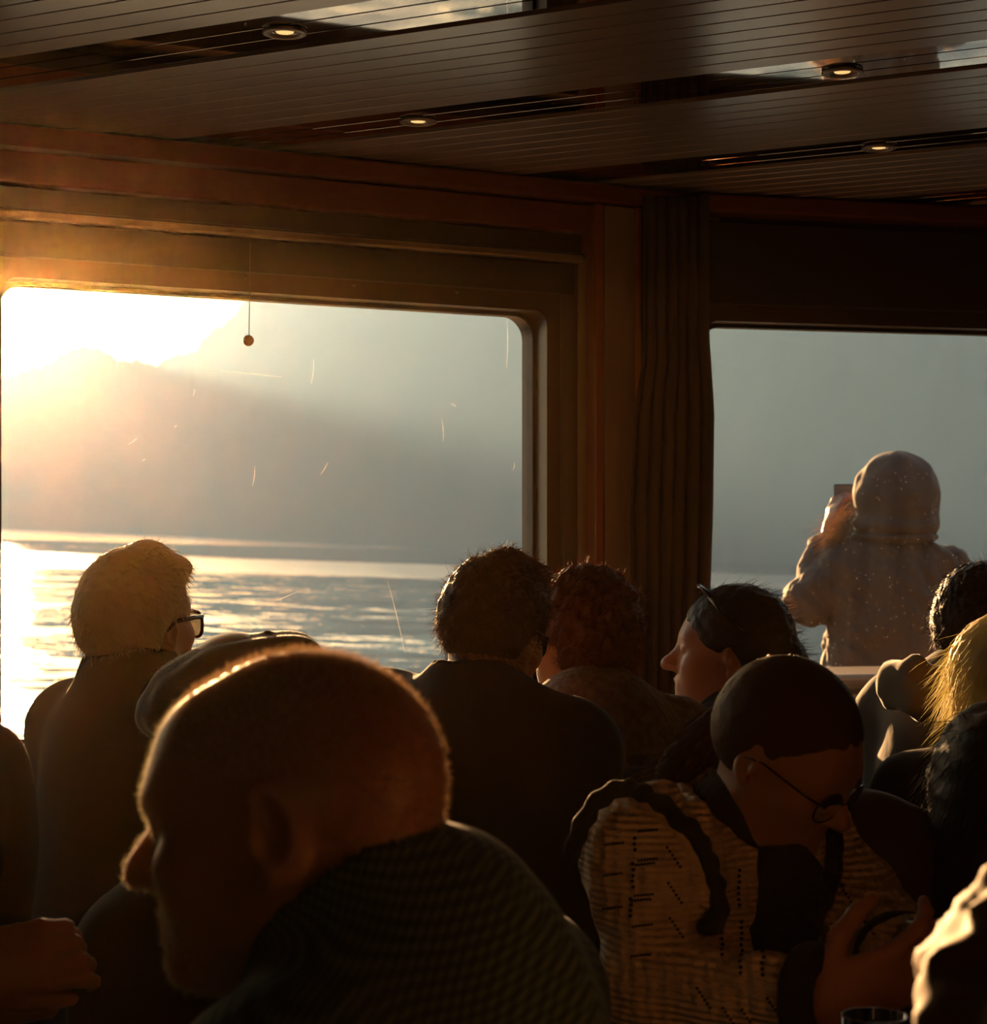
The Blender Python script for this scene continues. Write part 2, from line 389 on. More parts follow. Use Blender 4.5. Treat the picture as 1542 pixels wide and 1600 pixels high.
# ------------------------------------------------------------------ outside: lake, mountains, deck
HEEL = Matrix.Rotation(math.radians(1.70), 4, 'Y') @ Matrix.Rotation(math.radians(.23), 4, 'X')   # the boat heels a little; the lake stays level
WZ = -1.9
def water_mat():
    m = mat('lake_water', (.035, .05, .06), .06, spec=.5); nt = m.node_tree; L = nt.links; b = nt.nodes['Principled BSDF']
    b.inputs['IOR'].default_value = 1.33
    tc = nt.nodes.new('ShaderNodeTexCoord')
    def noise(scale, sx, sy, det=3):
        mp = nt.nodes.new('ShaderNodeMapping'); mp.inputs['Scale'].default_value = (sx, sy, 1)
        n = nt.nodes.new('ShaderNodeTexNoise'); n.inputs['Scale'].default_value = scale; n.inputs['Detail'].default_value = det
        L.new(tc.outputs['Object'], mp.inputs[0]); L.new(mp.outputs[0], n.inputs['Vector']); return n
    n1 = noise(1.0, .55, .5, 3); n2 = noise(.14, 1, .8, 2)
    # wind lanes: bands across the lake where the ripples stand up
    sep = nt.nodes.new('ShaderNodeSeparateXYZ'); L.new(tc.outputs['Object'], sep.inputs[0])
    wob = noise(.01, .5, 1.0, 2)
    ma = nt.nodes.new('ShaderNodeMath'); ma.operation = 'MULTIPLY_ADD'; ma.inputs[1].default_value = 26
    L.new(wob.outputs[0], ma.inputs[0]); L.new(sep.outputs['Y'], ma.inputs[2])
    cr = nt.nodes.new('ShaderNodeValToRGB'); L_ = nt.nodes.new('ShaderNodeMapRange'); L_.inputs[1].default_value = 0; L_.inputs[2].default_value = 1000
    L.new(ma.outputs[0], L_.inputs[0]); L.new(L_.outputs[0], cr.inputs[0])
    el = cr.color_ramp.elements
    stops = [(0, .55), (.145, .5), (.155, 1.0), (.215, 1.0), (.228, .12), (.27, .10), (.28, .45), (.30, .12), (.34, .25), (.40, .9), (.6, 1.0)]
    el[0].position, el[0].color = stops[0][0], (stops[0][1],)*3+(1,)
    el[1].position, el[1].color = stops[-1][0], (stops[-1][1],)*3+(1,)
    for ps, vv in stops[1:-1]:
        e = el.new(ps); e.color = (vv, vv, vv, 1)
    add = nt.nodes.new('ShaderNodeMath'); add.operation = 'MULTIPLY_ADD'; add.inputs[1].default_value = .25
    L.new(n1.outputs[0], add.inputs[0]); L.new(n2.outputs[0], add.inputs[2])
    bp = nt.nodes.new('ShaderNodeBump'); bp.inputs['Distance'].default_value = 1.1
    L.new(add.outputs[0], bp.inputs['Height']); L.new(cr.outputs[0], bp.inputs['Strength']); L.new(bp.outputs[0], b.inputs['Normal'])
    rg = nt.nodes.new('ShaderNodeMapRange'); rg.inputs[1].default_value = .6; rg.inputs[3].default_value = .04; rg.inputs[4].default_value = .28
    L.new(cr.outputs[0], rg.inputs[0]); L.new(rg.outputs[0], b.inputs['Roughness'])
    return m
wm = MB().add([(-3000, 3, WZ), (3000, 3, WZ), (3000, 4200, WZ), (-3000, 4200, WZ)], [[0, 1, 2, 3]]).build('lake_water', water_mat())
wm.matrix_world = HEEL; tag(wm, 'rippled lake water glittering under the low sun', 'water', kind='structure')

# mountain: columns of azimuth, rows from the shore up to the ridge
def mountain():
    rp = [(-900, 470), (-500, 520), (-250, 575), (-60, 585), (40, 578), (90, 556), (130, 534), (165, 548), (200, 560), (240, 563), (275, 553), (305, 540), (330, 515), (352, 498), (372, 478), (388, 462), (430, 425), (520, 370), (700, 290), (900, 250), (1200, 235), (1700, 270), (2400, 330), (3600, 360)]
    sh = [(-900, 1000), (20, 700), (300, 560), (700, 436), (1110, 305), (1500, 285), (2400, 300), (3600, 330)]
    xs = np.concatenate([np.linspace(-900, 0, 60, endpoint=False), np.linspace(0, 450, 120, endpoint=False), np.linspace(450, 3600, 160)])
    rx = np.interp(xs, *zip(*rp)); sx = np.interp(xs, *zip(*sh))
    rj = 3*np.sin(xs*.11)+2*np.sin(xs*.31+1)+1.2*np.sin(xs*.83)
    rows = 26; V = []
    for i, x in enumerate(xs):
        t = (x-CX)/F
        d0 = sx[i]*1.02; d1 = d0*1.45+100
        zr = (HY-rx[i])/F*d1-WZ+EYE*0
        for r in range(rows):
            u = r/(rows-1); d = d0+(d1-d0)*u**1.15
            z = WZ-2+(zr+2)*(.12*u+.88*u**1.2) if u > 0 else WZ-3
            if 0 < u < 1: z += u*(1-u)*9*(math.sin(x*.02+u*9)+.6*math.sin(x*.051-u*17+2)+.4*math.sin(x*.013*u*9))
            z -= u**8*rj[i]/F*d1
            V.append((t*d, d, z))
    n = len(xs); Fq = [[i*rows+r, (i+1)*rows+r, (i+1)*rows+r+1, i*rows+r+1] for i in range(n-1) for r in range(rows-1)]
    return np_mesh('mountain', np.array(V), np.array(Fq), mat('mountain_forest', (.035, .05, .045), .95, spec=.1, var=(.004, (.06, .065, .06), .2)), None, True)
mo = mountain(); tag(mo, 'hazy blue forested mountainside rising from the far lake shore', 'mountain', kind='structure')

# deck and bulwark outside
dk = MB().prism([(-2.6, 3.1), (.35, 4.40), (3.3, 5.05), (3.3, 7.4), (.9, 7.4), (-.4, 6.2), (-2.8, 3.9)], -.12, -.06).build('foredeck', M_deck)
tag(dk, 'grey painted foredeck outside the windows', 'deck', kind='structure')
M_lock = mat('tan_locker', (.22, .155, .10), .5)
lk = empty('deck_locker', (1.35, 5.35, -.06)); tag(lk, 'cream deck locker outside the right window, in front of the hooded figure', 'locker')
MB().prism([(.86, 5.2), (2.1, 5.45), (2.05, 5.75), (.82, 5.5)], -.06, .90).build('body', M_lock, lk, bevel=.03)
MB().prism([(.84, 5.18), (2.13, 5.43), (2.07, 5.78), (.80, 5.53)], .905, .945).build('lid', M_lock, lk, bevel=.015)

# ------------------------------------------------------------------ haze: saloon volume added to give the lens glow, wider haze over the lake
def volume_box(name, poly, z0, z1, col, dens, g, label):
    m = bpy.data.materials.new(name); m.use_nodes = True; nt = m.node_tree
    nt.nodes.remove(nt.nodes['Principled BSDF'])
    v = nt.nodes.new('ShaderNodeVolumeScatter'); v.inputs['Color'].default_value = (*col, 1); v.inputs['Density'].default_value = dens; v.inputs['Anisotropy'].default_value = g
    nt.links.new(v.outputs[0], nt.nodes['Material Output'].inputs['Volume'])
    o = MB().prism(poly, z0, z1).build(name, m); return tag(o, label, 'haze', kind='stuff')
volume_box('indoor_glow_haze', [(-2.25, -1.7), (2.95, -1.7), (2.95, 4.7), (.41, 4.2), (-2.2, 2.8)], .02, CEIL-.05, (1, .56, .23), .00075, .945, 'thin amber-tinted volume added in the saloon for the lens glow around the sun')
volume_box('lake_haze', [(-900, 12), (900, 12), (900, 900), (-900, 900)], -1.6, 150, (.31, .59, 1), .00082, .26, 'blue distance haze over the lake')
# ------------------------------------------------------------------ implicit-surface modelling for figures
f4 = np.float32
def nrm(v): v = np.asarray(v, float); return v/np.linalg.norm(v)
class SDF:
    def __init__(s): s.p = []; s.noise = []; s.post = None
    def cap(s, a, b, ra, rb=None, k=.02, op='+', sq=None):
        s.p.append(('c', np.array(a, f4), np.array(b, f4), f4(ra), f4(ra if rb is None else rb), f4(k), op, sq)); return s
    def ell(s, c, r, R=None, k=.02, op='+'):
        s.p.append(('e', np.array(c, f4), np.array(r, f4), None if R is None else np.array(R, f4), None, f4(k), op, None)); return s
    def plane(s, c, n, k=.006, op='&'):       # keeps the side n points away from
        s.p.append(('p', np.array(c, f4), np.array(nrm(n), f4), None, None, f4(k), op, None)); return s
    def wr(s, amp, wl, seed=0, mask=None):    # cloth wrinkles / relief
        r = np.random.default_rng(seed); D = r.normal(size=(5, 3)); D /= np.linalg.norm(D, axis=1)[:, None]
        s.noise.append((f4(amp), (D*2*np.pi/wl*r.uniform(.6, 1.5, (5, 1))).astype(f4), r.uniform(0, 6.28, 5).astype(f4))); return s
    def __call__(s, P, reach=9.0):
        P = np.asarray(P, f4); lo = P.min(0); hi = P.max(0); c0 = (lo+hi)/2; r0 = float(np.linalg.norm(hi-c0))
        X, Y, Z = (np.ascontiguousarray(P[:, i]) for i in range(3))
        d = np.full(len(P), 9.0, f4)
        for t, a, b, c, e, k, op, sq in s.p:
            if t == 'c':
                ba = b-a; L2 = max(float(ba@ba), 1e-12)
                hh = min(1, max(0, float((c0-a)@ba)/L2))
                if float(np.linalg.norm(c0-a-hh*ba))-max(c, e)-r0 > reach+k: continue
                x, y, z = X-a[0], Y-a[1], Z-a[2]
                if L2 > 1e-11:
                    h = np.clip((x*ba[0]+y*ba[1]+z*ba[2])/f4(L2), 0, 1)
                    x -= h*ba[0]; y -= h*ba[1]; z -= h*ba[2]
                    x = np.sqrt(x*x+y*y+z*z)-(c+(e-c)*h)
                else: x = np.sqrt(x*x+y*y+z*z)-c
            elif t == 'e':
                if float(np.linalg.norm(c0-a))-b.max()-r0 > reach+k: continue
                x, y, z = X-a[0], Y-a[1], Z-a[2]
                if c is not None:
                    x, y, z = x*c[0, 0]+y*c[1, 0]+z*c[2, 0], x*c[0, 1]+y*c[1, 1]+z*c[2, 1], x*c[0, 2]+y*c[1, 2]+z*c[2, 2]
                x /= b[0]; y /= b[1]; z /= b[2]
                k0 = np.sqrt(x*x+y*y+z*z)
                x /= b[0]; y /= b[1]; z /= b[2]
                x = k0*(k0-1)/(np.sqrt(x*x+y*y+z*z)+f4(1e-9))
            else:
                x = (X-a[0])*b[0]+(Y-a[1])*b[1]+(Z-a[2])*b[2]
            if op == '-': x = -x
            h = np.maximum(k-np.abs(d-x), 0); h *= h; h *= f4(.25)/k
            d = np.minimum(d, x)-h if op == '+' else np.maximum(d, x)+h
        near = np.abs(d) < 1
        if s.noise and near.any():
            for amp, D, ph in s.noise:
                w = P@D.T+ph
                w2 = np.sin(w+np.roll(np.sin(w*f4(.63)), 1, axis=1)*f4(1.1))
                d = d+amp*w2.mean(axis=1)
        return d
    def bounds(s, pad=.03):
        lo = np.full(3, 9e9); hi = -lo
        for t, a, b, c, e, k, op, sq in s.p:
            if op != '+': continue
            if t == 'c': r = max(c, e); l = np.minimum(a, b)-r; h = np.maximum(a, b)+r
            else: r = b.max() if c is not None else b; l = a-r; h = a+r
            lo = np.minimum(lo, l); hi = np.maximum(hi, h)
        return lo-pad, hi+pad
def polygonize(f, h, lo=None, hi=None):
    l0, h0 = f.bounds()
    lo = l0 if lo is None else np.maximum(lo, l0); hi = h0 if hi is None else np.minimum(hi, h0)
    B = 4; nb = np.ceil((hi-lo)/(B*h)).astype(int)
    ax = [lo[i]+(np.arange(nb[i])+.5)*B*h-.5*h for i in range(3)]
    G = np.stack(np.meshgrid(*ax, indexing='ij'), -1).reshape(-1, 3).astype(f4)
    q = 6; sb = np.stack(np.unravel_index(np.arange(len(G)), nb), -1)//q
    def grouped(key, fn):                     # evaluate in compact clumps so that far primitives can be skipped
        od = np.argsort(key, kind='stable'); ks = key[od]; cut = np.nonzero(np.diff(ks))[0]+1
        for g_ in np.split(od, cut): fn(g_)
    nq = nb//q+1; dc = np.empty(len(G), f4)
    def ev(g_): dc[g_] = f(G[g_], 14*h)
    grouped((sb[:, 0]*nq[1]+sb[:, 1])*nq[2]+sb[:, 2], ev)
    act = np.abs(dc) < 9*h
    vol = np.repeat(np.repeat(np.repeat(np.where(dc < 0, -1, 1).astype(f4).reshape(nb), B, 0), B, 1), B, 2)
    bi = np.stack(np.unravel_index(np.nonzero(act)[0], nb), -1)
    off = np.stack(np.meshgrid(*[np.arange(B)]*3, indexing='ij'), -1).reshape(-1, 3)
    sb = bi//5; nq = nb//5+1
    idx = (bi[:, None, :]*B+off[None]); val = np.empty(idx.shape[:2], f4)
    def ev2(g_): val[g_] = f((lo+idx[g_].reshape(-1, 3)*h).astype(f4), 14*h).reshape(len(g_), -1)
    grouped((sb[:, 0]*nq[1]+sb[:, 1])*nq[2]+sb[:, 2], ev2)
    idx = idx.reshape(-1, 3); val = val.ravel()
    vol[idx[:, 0], idx[:, 1], idx[:, 2]] = val
    S = vol < 0; n = np.array(vol.shape)
    S[0] = S[-1] = False; S[:, 0] = S[:, -1] = False; S[:, :, 0] = S[:, :, -1] = False
    c = np.zeros(n-1, np.int8)
    for i in (0, 1):
        for j in (0, 1):
            for k in (0, 1): c += S[i:n[0]-1+i, j:n[1]-1+j, k:n[2]-1+k]
    cells = np.stack(np.nonzero((c > 0) & (c < 8)), -1)
    cid = np.full(c.shape, -1, np.int32); cid[cells[:, 0], cells[:, 1], cells[:, 2]] = np.arange(len(cells))
    co = np.array([(i, j, k) for i in (0, 1) for j in (0, 1) for k in (0, 1)])
    cv = np.stack([vol[cells[:, 0]+o[0], cells[:, 1]+o[1], cells[:, 2]+o[2]] for o in co], 1)
    acc = np.zeros((len(cells), 3)); cnt = np.zeros(len(cells))
    for a in range(8):
        for b in range(a+1, 8):
            if np.abs(co[a]-co[b]).sum() != 1: continue
            va, vb = cv[:, a], cv[:, b]; m = (va < 0) != (vb < 0)
            t = np.where(m, va/np.where(m, va-vb, 1), 0)
            acc += np.where(m[:, None], co[a]+t[:, None]*(co[b]-co[a]), 0); cnt += m
    V = lo+(cells+acc/np.maximum(cnt, 1)[:, None])*h
    quads = []
    for axn in range(3):
        u, v = (axn+1) % 3, (axn+2) % 3
        sl0 = [slice(None)]*3; sl1 = [slice(None)]*3; sl0[axn] = slice(0, -1); sl1[axn] = slice(1, None)
        s0, s1 = S[tuple(sl0)], S[tuple(sl1)]
        e = np.stack(np.nonzero(s0 != s1), -1)
        fl = s0[e[:, 0], e[:, 1], e[:, 2]]
        du = np.zeros(3, int); dv = np.zeros(3, int); du[u] = 1; dv[v] = 1
        q = [e-du-dv, e-dv, e, e-du]
        ok = np.all([(x >= 0).all(1) & (x < np.array(c.shape)).all(1) for x in q], axis=0)
        q = np.stack([cid[x[ok][:, 0], x[ok][:, 1], x[ok][:, 2]] for x in q], 1); fl = fl[ok]
        q[~fl] = q[~fl][:, ::-1]
        quads.append(q[(q >= 0).all(1)])
    return V, np.concatenate(quads)
def sdf_obj(name, f, h, m, parent, lo=None, hi=None, label=None):
    V, Q = polygonize(f, h, lo, hi)
    o = np_mesh(name, V, Q, m, parent, True)
    if label: o['label'] = label
    return o

# ---- heads, hands, torsos
def euler(yaw, pitch=0, roll=0):             # yaw turns left, pitch lifts the face, roll leans to the right shoulder
    return np.array(Matrix.Rotation(math.radians(yaw), 3, 'Z') @ Matrix.Rotation(math.radians(pitch), 3, 'X') @ Matrix.Rotation(math.radians(roll), 3, 'Y'))
class Head:
    def __init__(s, pos, yaw, pitch=0, roll=0, sc=1.0): s.o = np.array(pos, float); s.R = euler(yaw, pitch, roll); s.s = sc
    def w(s, x, y, z): return s.o+s.R@(np.array([x, y, z])*s.s)
def head_sdf(S, H, nose=1.0, jaw=1.0, brow=1.0, lips=1.0, ear=1.0, female=False, nape=True, neck=None, old=False):
    w, s = H.w, H.s
    E = lambda c, r, k=.02, op='+', R=None: S.ell(w(*c), np.array(r)*s, H.R if R is None else H.R@R, k*s, op)
    C = lambda a, b, ra, rb=None, k=.02, op='+': S.cap(w(*a), w(*b), ra*s, (ra if rb is None else rb)*s, k*s, op)
    E((0, -.014, .040), (.076, .099, .087)); E((0, -.03, .02), (.073, .084, .075), .03)
    E((0, .034, .0), (.062, .062, .085), .035)
    E((0, .036, -.055), (.050*jaw, .047, .048), .03)
    for e in (-1, 1):
        C((e*.052*jaw, .002, -.048), (e*.018, .072, -.092), .017*jaw, .014, .03)
        E((e*.044, .064, -.020), (.022, .024, .02), .025)
        E((e*.03, .066, -.045), (.02, .018, .03), .025)
    C((-.010, .080, -.094), (.010, .080, -.094), .0165*jaw, None, .022)
    C((-.034, .077, .028), (.034, .077, .028), .014*brow, None, .022)
    E((0, .076, -.060), (.024, .020, .018), .02)
    for e in (-1, 1): E((e*.033, .100, .006), (.017, .014, .012), .018, '-')
    C((0, .086, .016), (0, .108+.006*nose, -.020), .0075, .0105*nose, .012); E((0, .110+.006*nose, -.027), (.0125*nose, .0125*nose, .0105*nose), .012)
    for e in (-1, 1): E((e*.0125, .100, -.031), (.0085, .011, .008), .008)
    for e in (-1, 1):
        E((e*.032, .081, .007), (.0135, .0135, .0125), .004)
        C((e*.020, .092, .014), (e*.044, .086, .012), .0035, .003, .006)
    C((-.018, .0885, -.057), (.018, .0885, -.057), .0062*lips, None, .009); C((0, .0965, -.0565), (0, .0965, -.0575), .006*lips, None, .01)
    C((-.015, .0895, -.069), (.015, .0895, -.069), .0075*lips, None, .009)
    C((-.024, .1005, -.063), (.024, .1005, -.063), .003, None, .005, '-')
    for e in (-1, 1):
        Re = np.array(Matrix.Rotation(math.radians(e*-22), 3, 'Z') @ Matrix.Rotation(math.radians(-12), 3, 'X'))
        E((e*.079, -.012, -.002), (.0075*ear, .020*ear, .034*ear), .008, '+', Re)
        E((e*.088, -.006, .001), (.009*ear, .0125*ear, .023*ear), .006, '-', Re)
        E((e*.078, -.004, -.030*ear), (.006, .009, .010), .006)
        E((e*.080, .004, -.006), (.005, .005, .008), .006)
    nb = w(0, -.045, -.16) if neck is None else neck
    r = .047 if female else .056
    S.cap(w(0, -.028, -.045), nb, r*s, (r+.004)*s, .03*s)
    S.cap(w(0, .03, -.085), nb+(w(0, .05, 0)-w(0, 0, 0)), .030*s, .036*s, .04*s)
def hand_sdf(S, wr, d, nrml, side, curl=(30, 35, 40, 45), thumb=30, sc=1.0, spread=5, k=.006, tang=48):
    """wr wrist, d pointing to the fingers, nrml out of the palm, side +1 when the thumb lies to d x nrml"""
    d = nrm(d); n = nrm(np.array(nrml)-d*np.dot(nrml, d)); t = np.cross(d, n)*side      # t towards the thumb
    wr = np.array(wr, float); P = lambda a, b, c: wr+(d*a+t*b+n*c)*sc
    Rm = np.stack([d, t, n], 1)
    S.ell(P(.050, 0, 0), np.array([.052, .040, .016])*sc, Rm, .015)
    S.cap(P(.0, 0, 0), P(.03, 0, 0), .026*sc, .028*sc, .02)
    for e, ln in ((.030, .9), (.010, 1.0), (-.010, .93), (-.029, .74)):
        S.cap(P(.02, e*.7, 0), P(.088, e, 0), .011*sc, .0105*sc, .008)
    for i, (e, ln) in enumerate(((.030, .92), (.010, 1.0), (-.010, .94), (-.029, .76))):
        a = 0; p = P(.088, e, 0); c = curl[i]; fd = d*math.cos(math.radians(spread))+t*math.sin(math.radians(spread*(1.5-i)/1.5))
        fd = nrm(fd)
        for L, r0, r1, m in ((.044, .0100, .0090, .9), (.027, .0090, .0082, 1.1), (.022, .0082, .0068, .8)):
            a += c*m; v = fd*math.cos(math.radians(a))+n*math.sin(math.radians(a)); q = p+v*L*ln*sc
            S.cap(p, q, r0*sc, r1*sc, .004); p = q
    p = P(.018, .030, .006); S.cap(P(.01, .012, 0), p, .015*sc, .014*sc, .012)
    a = math.radians(tang)
    v0 = nrm(d*math.cos(a)+t*math.sin(a)+n*.35)
    for L, r0, r1, da in ((.040, .0135, .0112, 0), (.030, .0112, .0098, thumb), (.024, .0098, .0075, thumb*.8)):
        if da: v0 = nrm(v0*math.cos(math.radians(da))+nrm(d*.7-t*.7+n*.5)*math.sin(math.radians(da)))
        q = p+v0*L*sc; S.cap(p, q, r0*sc, r1*sc, .006); p = q
class Body:
    """neck: base of the neck; pelvis: hip centre; yaw: where the chest faces"""
    def __init__(s, neck, pelvis, yaw, sw=.185, dl=(0, 0, 0), dr=(0, 0, 0)):
        s.n = np.array(neck, float); s.p = np.array(pelvis, float); a = math.radians(yaw)
        s.fw = np.array([-math.sin(a), math.cos(a), 0]); s.rt = np.array([math.cos(a), math.sin(a), 0])
        s.u = nrm(s.n-s.p); s.L = np.linalg.norm(s.n-s.p); s.sw = sw
        s.R = np.stack([s.rt, nrm(np.cross(s.u, s.rt)), s.u], 1)
        s.fw2 = s.R[:, 1]
        s.sl = s.n-s.rt*sw-s.u*.055+np.array(dl); s.sr = s.n+s.rt*sw-s.u*.055+np.array(dr)
def torso_sdf(S, B, t=0.0, fat=1.0, k=.05, hips=True, sh=.052):
    n, p, u, L = B.n, B.p, B.u, B.L
    S.ell(p+u*.68*L-B.fw2*.0, (B.sw*.88+t, .112*fat+t, .22+t), B.R, k)
    S.ell(p+u*.30*L+B.fw2*.015, (.155*fat+t, .125*fat+t, .20+t), B.R, k)
    S.ell(p, (.17+t, .13+t, .11+t), B.R, k)
    for q in (B.sl, B.sr): S.cap(n-u*.035-B.fw2*.01, q, .048+t, sh+t, .05)
    S.cap(n-u*.02, n-u*.10, .055+t, .08+t, .05)
def arm_sdf(S, a, e, w_, t=0.0, r=(.050, .042, .036, .027), k=.03):
    S.cap(a, e, r[0]+t, r[1]+t, k); S.cap(e, w_, r[2]+t+.003, r[3]+t, k)
def legs_obj(name, B, parent, m, fw=None, kneez=.50, stand=False, floor=0.0):
    S = SDF(); fwv = B.fw if fw is None else np.array(fw)
    for e in (-1, 1):
        hip = B.p+B.rt*.085*e
        if stand: kn = hip*np.array([1, 1, 0])+np.array([0, 0, floor+.48]); an = hip*np.array([1, 1, 0])+np.array([0, 0, floor+.08]); kn[:2] += B.fw[:2]*.02
        else:
            kn = hip+fwv*.42+B.rt*.04*e; kn[2] = kneez; an = kn+fwv*.03; an[2] = floor+.075
        S.cap(hip, kn, .085, .062, .04); S.cap(kn, an, .060, .045, .03)
        S.cap(an-np.array([0, 0, .032]), an+fwv*.13-np.array([0, 0, .04]), .04, .034, .02)
    S.ell(B.p, (.175, .135, .12), B.R, .05); S.wr(.004, .12, 3)
    return sdf_obj(name, S, .014, m, parent)

# ---- hair strands: thin tapered three-sided blades grown from points along directions
def strands(name, P, D, L, r, m, parent, bend=None, segs=3, curl=0, seed=1, wob=0.0):
    r_ = np.random.default_rng(seed); n = len(P)
    L = np.broadcast_to(np.asarray(L, float), (n,)); D = D/np.linalg.norm(D, axis=1)[:, None]
    side = np.cross(D, r_.normal(size=(n, 3))); side /= np.linalg.norm(side, axis=1)[:, None]+1e-9
    up = np.cross(D, side)
    pts = [P]; d = D.copy(); ph = r_.uniform(0, 6.28, n)
    for i in range(segs):
        if bend is not None: d = d+np.broadcast_to(bend, d.shape)/segs
        if curl: d = d+curl*(np.cos(ph+i*2.1)[:, None]*side+np.sin(ph+i*2.1)[:, None]*up)
        if wob: d = d+wob*r_.normal(size=(n, 3))
        d = d/np.linalg.norm(d, axis=1)[:, None]
        pts.append(pts[-1]+d*(L/segs)[:, None])
    V = np.zeros((n, (segs)*3+1, 3))
    for i in range(segs):
        rr = r*(1-.75*i/segs)
        for k in range(3):
            a = 2*math.pi*k/3; V[:, i*3+k] = pts[i]+rr*(math.cos(a)*side+math.sin(a)*up)
    V[:, segs*3] = pts[segs]
    tri = []
    for i in range(segs-1):
        for k in range(3):
            a, b = i*3+k, i*3+(k+1) % 3; tri += [(a, b, b+3), (a, b+3, a+3)]
    for k in range(3): tri.append(((segs-1)*3+k, (segs-1)*3+(k+1) % 3, segs*3))
    tri = np.array(tri); Fq = (tri[None]+(np.arange(n)*(segs*3+1))[:, None, None]).reshape(-1, 3)
    return np_mesh(name, V.reshape(-1, 3), Fq, m, parent, True)
def surf_points(o, n, seed=0, keep=None):
    me = o.data; c = np.empty(len(me.polygons)*3, f4); me.polygons.foreach_get('center', c); c = c.reshape(-1, 3)
    nm = np.empty(len(me.polygons)*3, f4); me.polygons.foreach_get('normal', nm); nm = nm.reshape(-1, 3)
    idx = np.arange(len(c))
    if keep is not None: idx = idx[keep(c, nm)]
    r = np.random.default_rng(seed); i = r.choice(idx, n)
    return c[i]+r.normal(size=(n, 3))*.0015, nm[i].astype(float)
# ------------------------------------------------------------------ people
M_skin = mat('skin', (.46, .25, .15), .40, sss=.8, sheen=.25, spec=.4, bump=(220, .08, .002), var=(14, (.38, .18, .11), .2))
M_skinf = mat('skin_fair', (.40, .21, .135), .45, sss=.2, sheen=.15, spec=.3, var=(14, (.36, .18, .11), .2))
def hairmat(n, c, rough=.55, tr=.35): return mat(n, c, rough, spec=.3, transl=tr, bump=(150, .35, .004))
M_hgrey = hairmat('grey_hair', (.34, .28, .21)); M_hbuzz = hairmat('cropped_hair', (.40, .31, .22), tr=.5)
M_hdark = hairmat('dark_hair', (.030, .020, .014), tr=.25); M_hblack = hairmat('black_hair', (.014, .011, .010), tr=.15)
M_hbrown = hairmat('brown_hair', (.085, .038, .017), tr=.4); M_haub = hairmat('auburn_hair', (.12, .038, .012), tr=.4)
M_hblond = hairmat('blonde_hair', (.62, .45, .24), tr=.45)
M_jeans = mat('dark_trousers', (.02, .02, .024), .85)
M_lens = mat('dark_lens', (.02, .012, .008), .08, spec=.6)
M_black = mat('black_plastic', (.012, .011, .011), .25)

def person(name_label, foot, group=None):
    r = empty('person', tuple(foot)); tag(r, name_label, 'person', group); return r
def short_hair(H, root, m, tufts=(), front=.052, low=-.055, thick=.011, rough=.004, seed=1, ear=True, res=.004, nape=-.07, nstr=2500, L=.022, lift=.5, comb=(0, -.3, -.5), sr=.0006, wob=.15):
    S = SDF(); w, s = H.w, H.s
    S.ell(w(0, -.014, .042), np.array([.076+thick, .099+thick, .087+thick])*s, H.R, .02)
    S.ell(w(0, -.038, .005), np.array([.073+thick*.7, .076+thick*.7, .075])*s, H.R, .03)
    for (x_, y_, z_, r_) in tufts: S.ell(w(x_, y_, z_), np.array([r_, r_*1.2, r_*.8])*s, H.R, .02)
    # hairline: forehead, temples, nape
    S.ell(w(0, .118, -.005), np.array([.075, .085, .075])*s, H.R, .012, '-')
    S.plane(w(0, -.03, low), H.R@np.array([0, .35, -1]), .02)
    for e in (-1, 1): S.ell(w(e*.085, .004, -.022), np.array([.028, .030, .042])*s, H.R, .008, '-')
    S.wr(rough, .022, seed); S.wr(rough*.6, .009, seed+1)
    o = sdf_obj('hair', S, res, m, root)
    P, N = surf_points(o, nstr, seed)
    D = N*lift+np.array([H.R@np.array(comb)])+np.random.default_rng(seed).normal(size=N.shape)*.25
    st = strands('hair_strands', P-N*.003, D, np.random.default_rng(seed).uniform(.5, 1.3, nstr)*L, sr, m, o, bend=H.R@np.array([0, 0, -.25]), wob=wob, seed=seed)
    tag(st, kind='stuff'); return o
def collar(S, B, H, r0=.074, hgt=.06, th=.008, tilt=.25, open_=None):
    a = B.n-B.u*.03; ax = nrm(nrm(H.w(0, -.03, -.05)-B.n)*.6+B.u*.4)
    S.cap(a, a+ax*(hgt+.02), r0+.012, r0, .025)
    return a, ax
def cut_collar(S, a, ax, hgt=.06, r0=.074, th=.008):
    S.cap(a+ax*.045, a+ax*(hgt+.14), r0-th, r0-th+.004, .006, '-')
def rot_about(v, ax, a):
    return np.array(Matrix.Rotation(a, 3, Vector(ax)) @ Vector(v))

# === elderly man with cropped hair, nearest the lens ===============================================
H = Head(W(450, 1287, 1.413), 82, -7, 5, .99)
nk = W(622, 1450, 1.41)
B = Body(nk, (-.01, 1.44, .50), 66, .19, dl=(0, 0, -.035), dr=(0, 0, -.04))
r1 = person('elderly man in profile with cropped grey hair and green checked shirt, nearest the camera', (B.p[0], B.p[1], 0))
S = SDF(); head_sdf(S, H, nose=1.02, jaw=1.05, brow=1.2, ear=1.15, neck=nk, old=True, lips=1.15)
S.ell(H.w(0, .112, .014), (.03, .012, .010), H.R, .012, '-')
S.cap(H.w(0, .092, .014), H.w(0, .110, -.016), .0085, .010, .010)
S.cap(H.w(-.022, .086, .026), H.w(.022, .086, .026), .0125, None, .016); S.ell(H.w(0, .056, .052), (.045, .032, .04), H.R, .03)
torso_sdf(S, B, -.004, 1.1)
eR = B.sr+np.array([.02, .10, -.30]); eL = B.sl+np.array([-.13, -.02, -.27]); 
wR = eR+B.fw*.22; wL = eL+B.fw*.22
arm_sdf(S, B.sl, eL, wL); arm_sdf(S, B.sr, eR, wR)
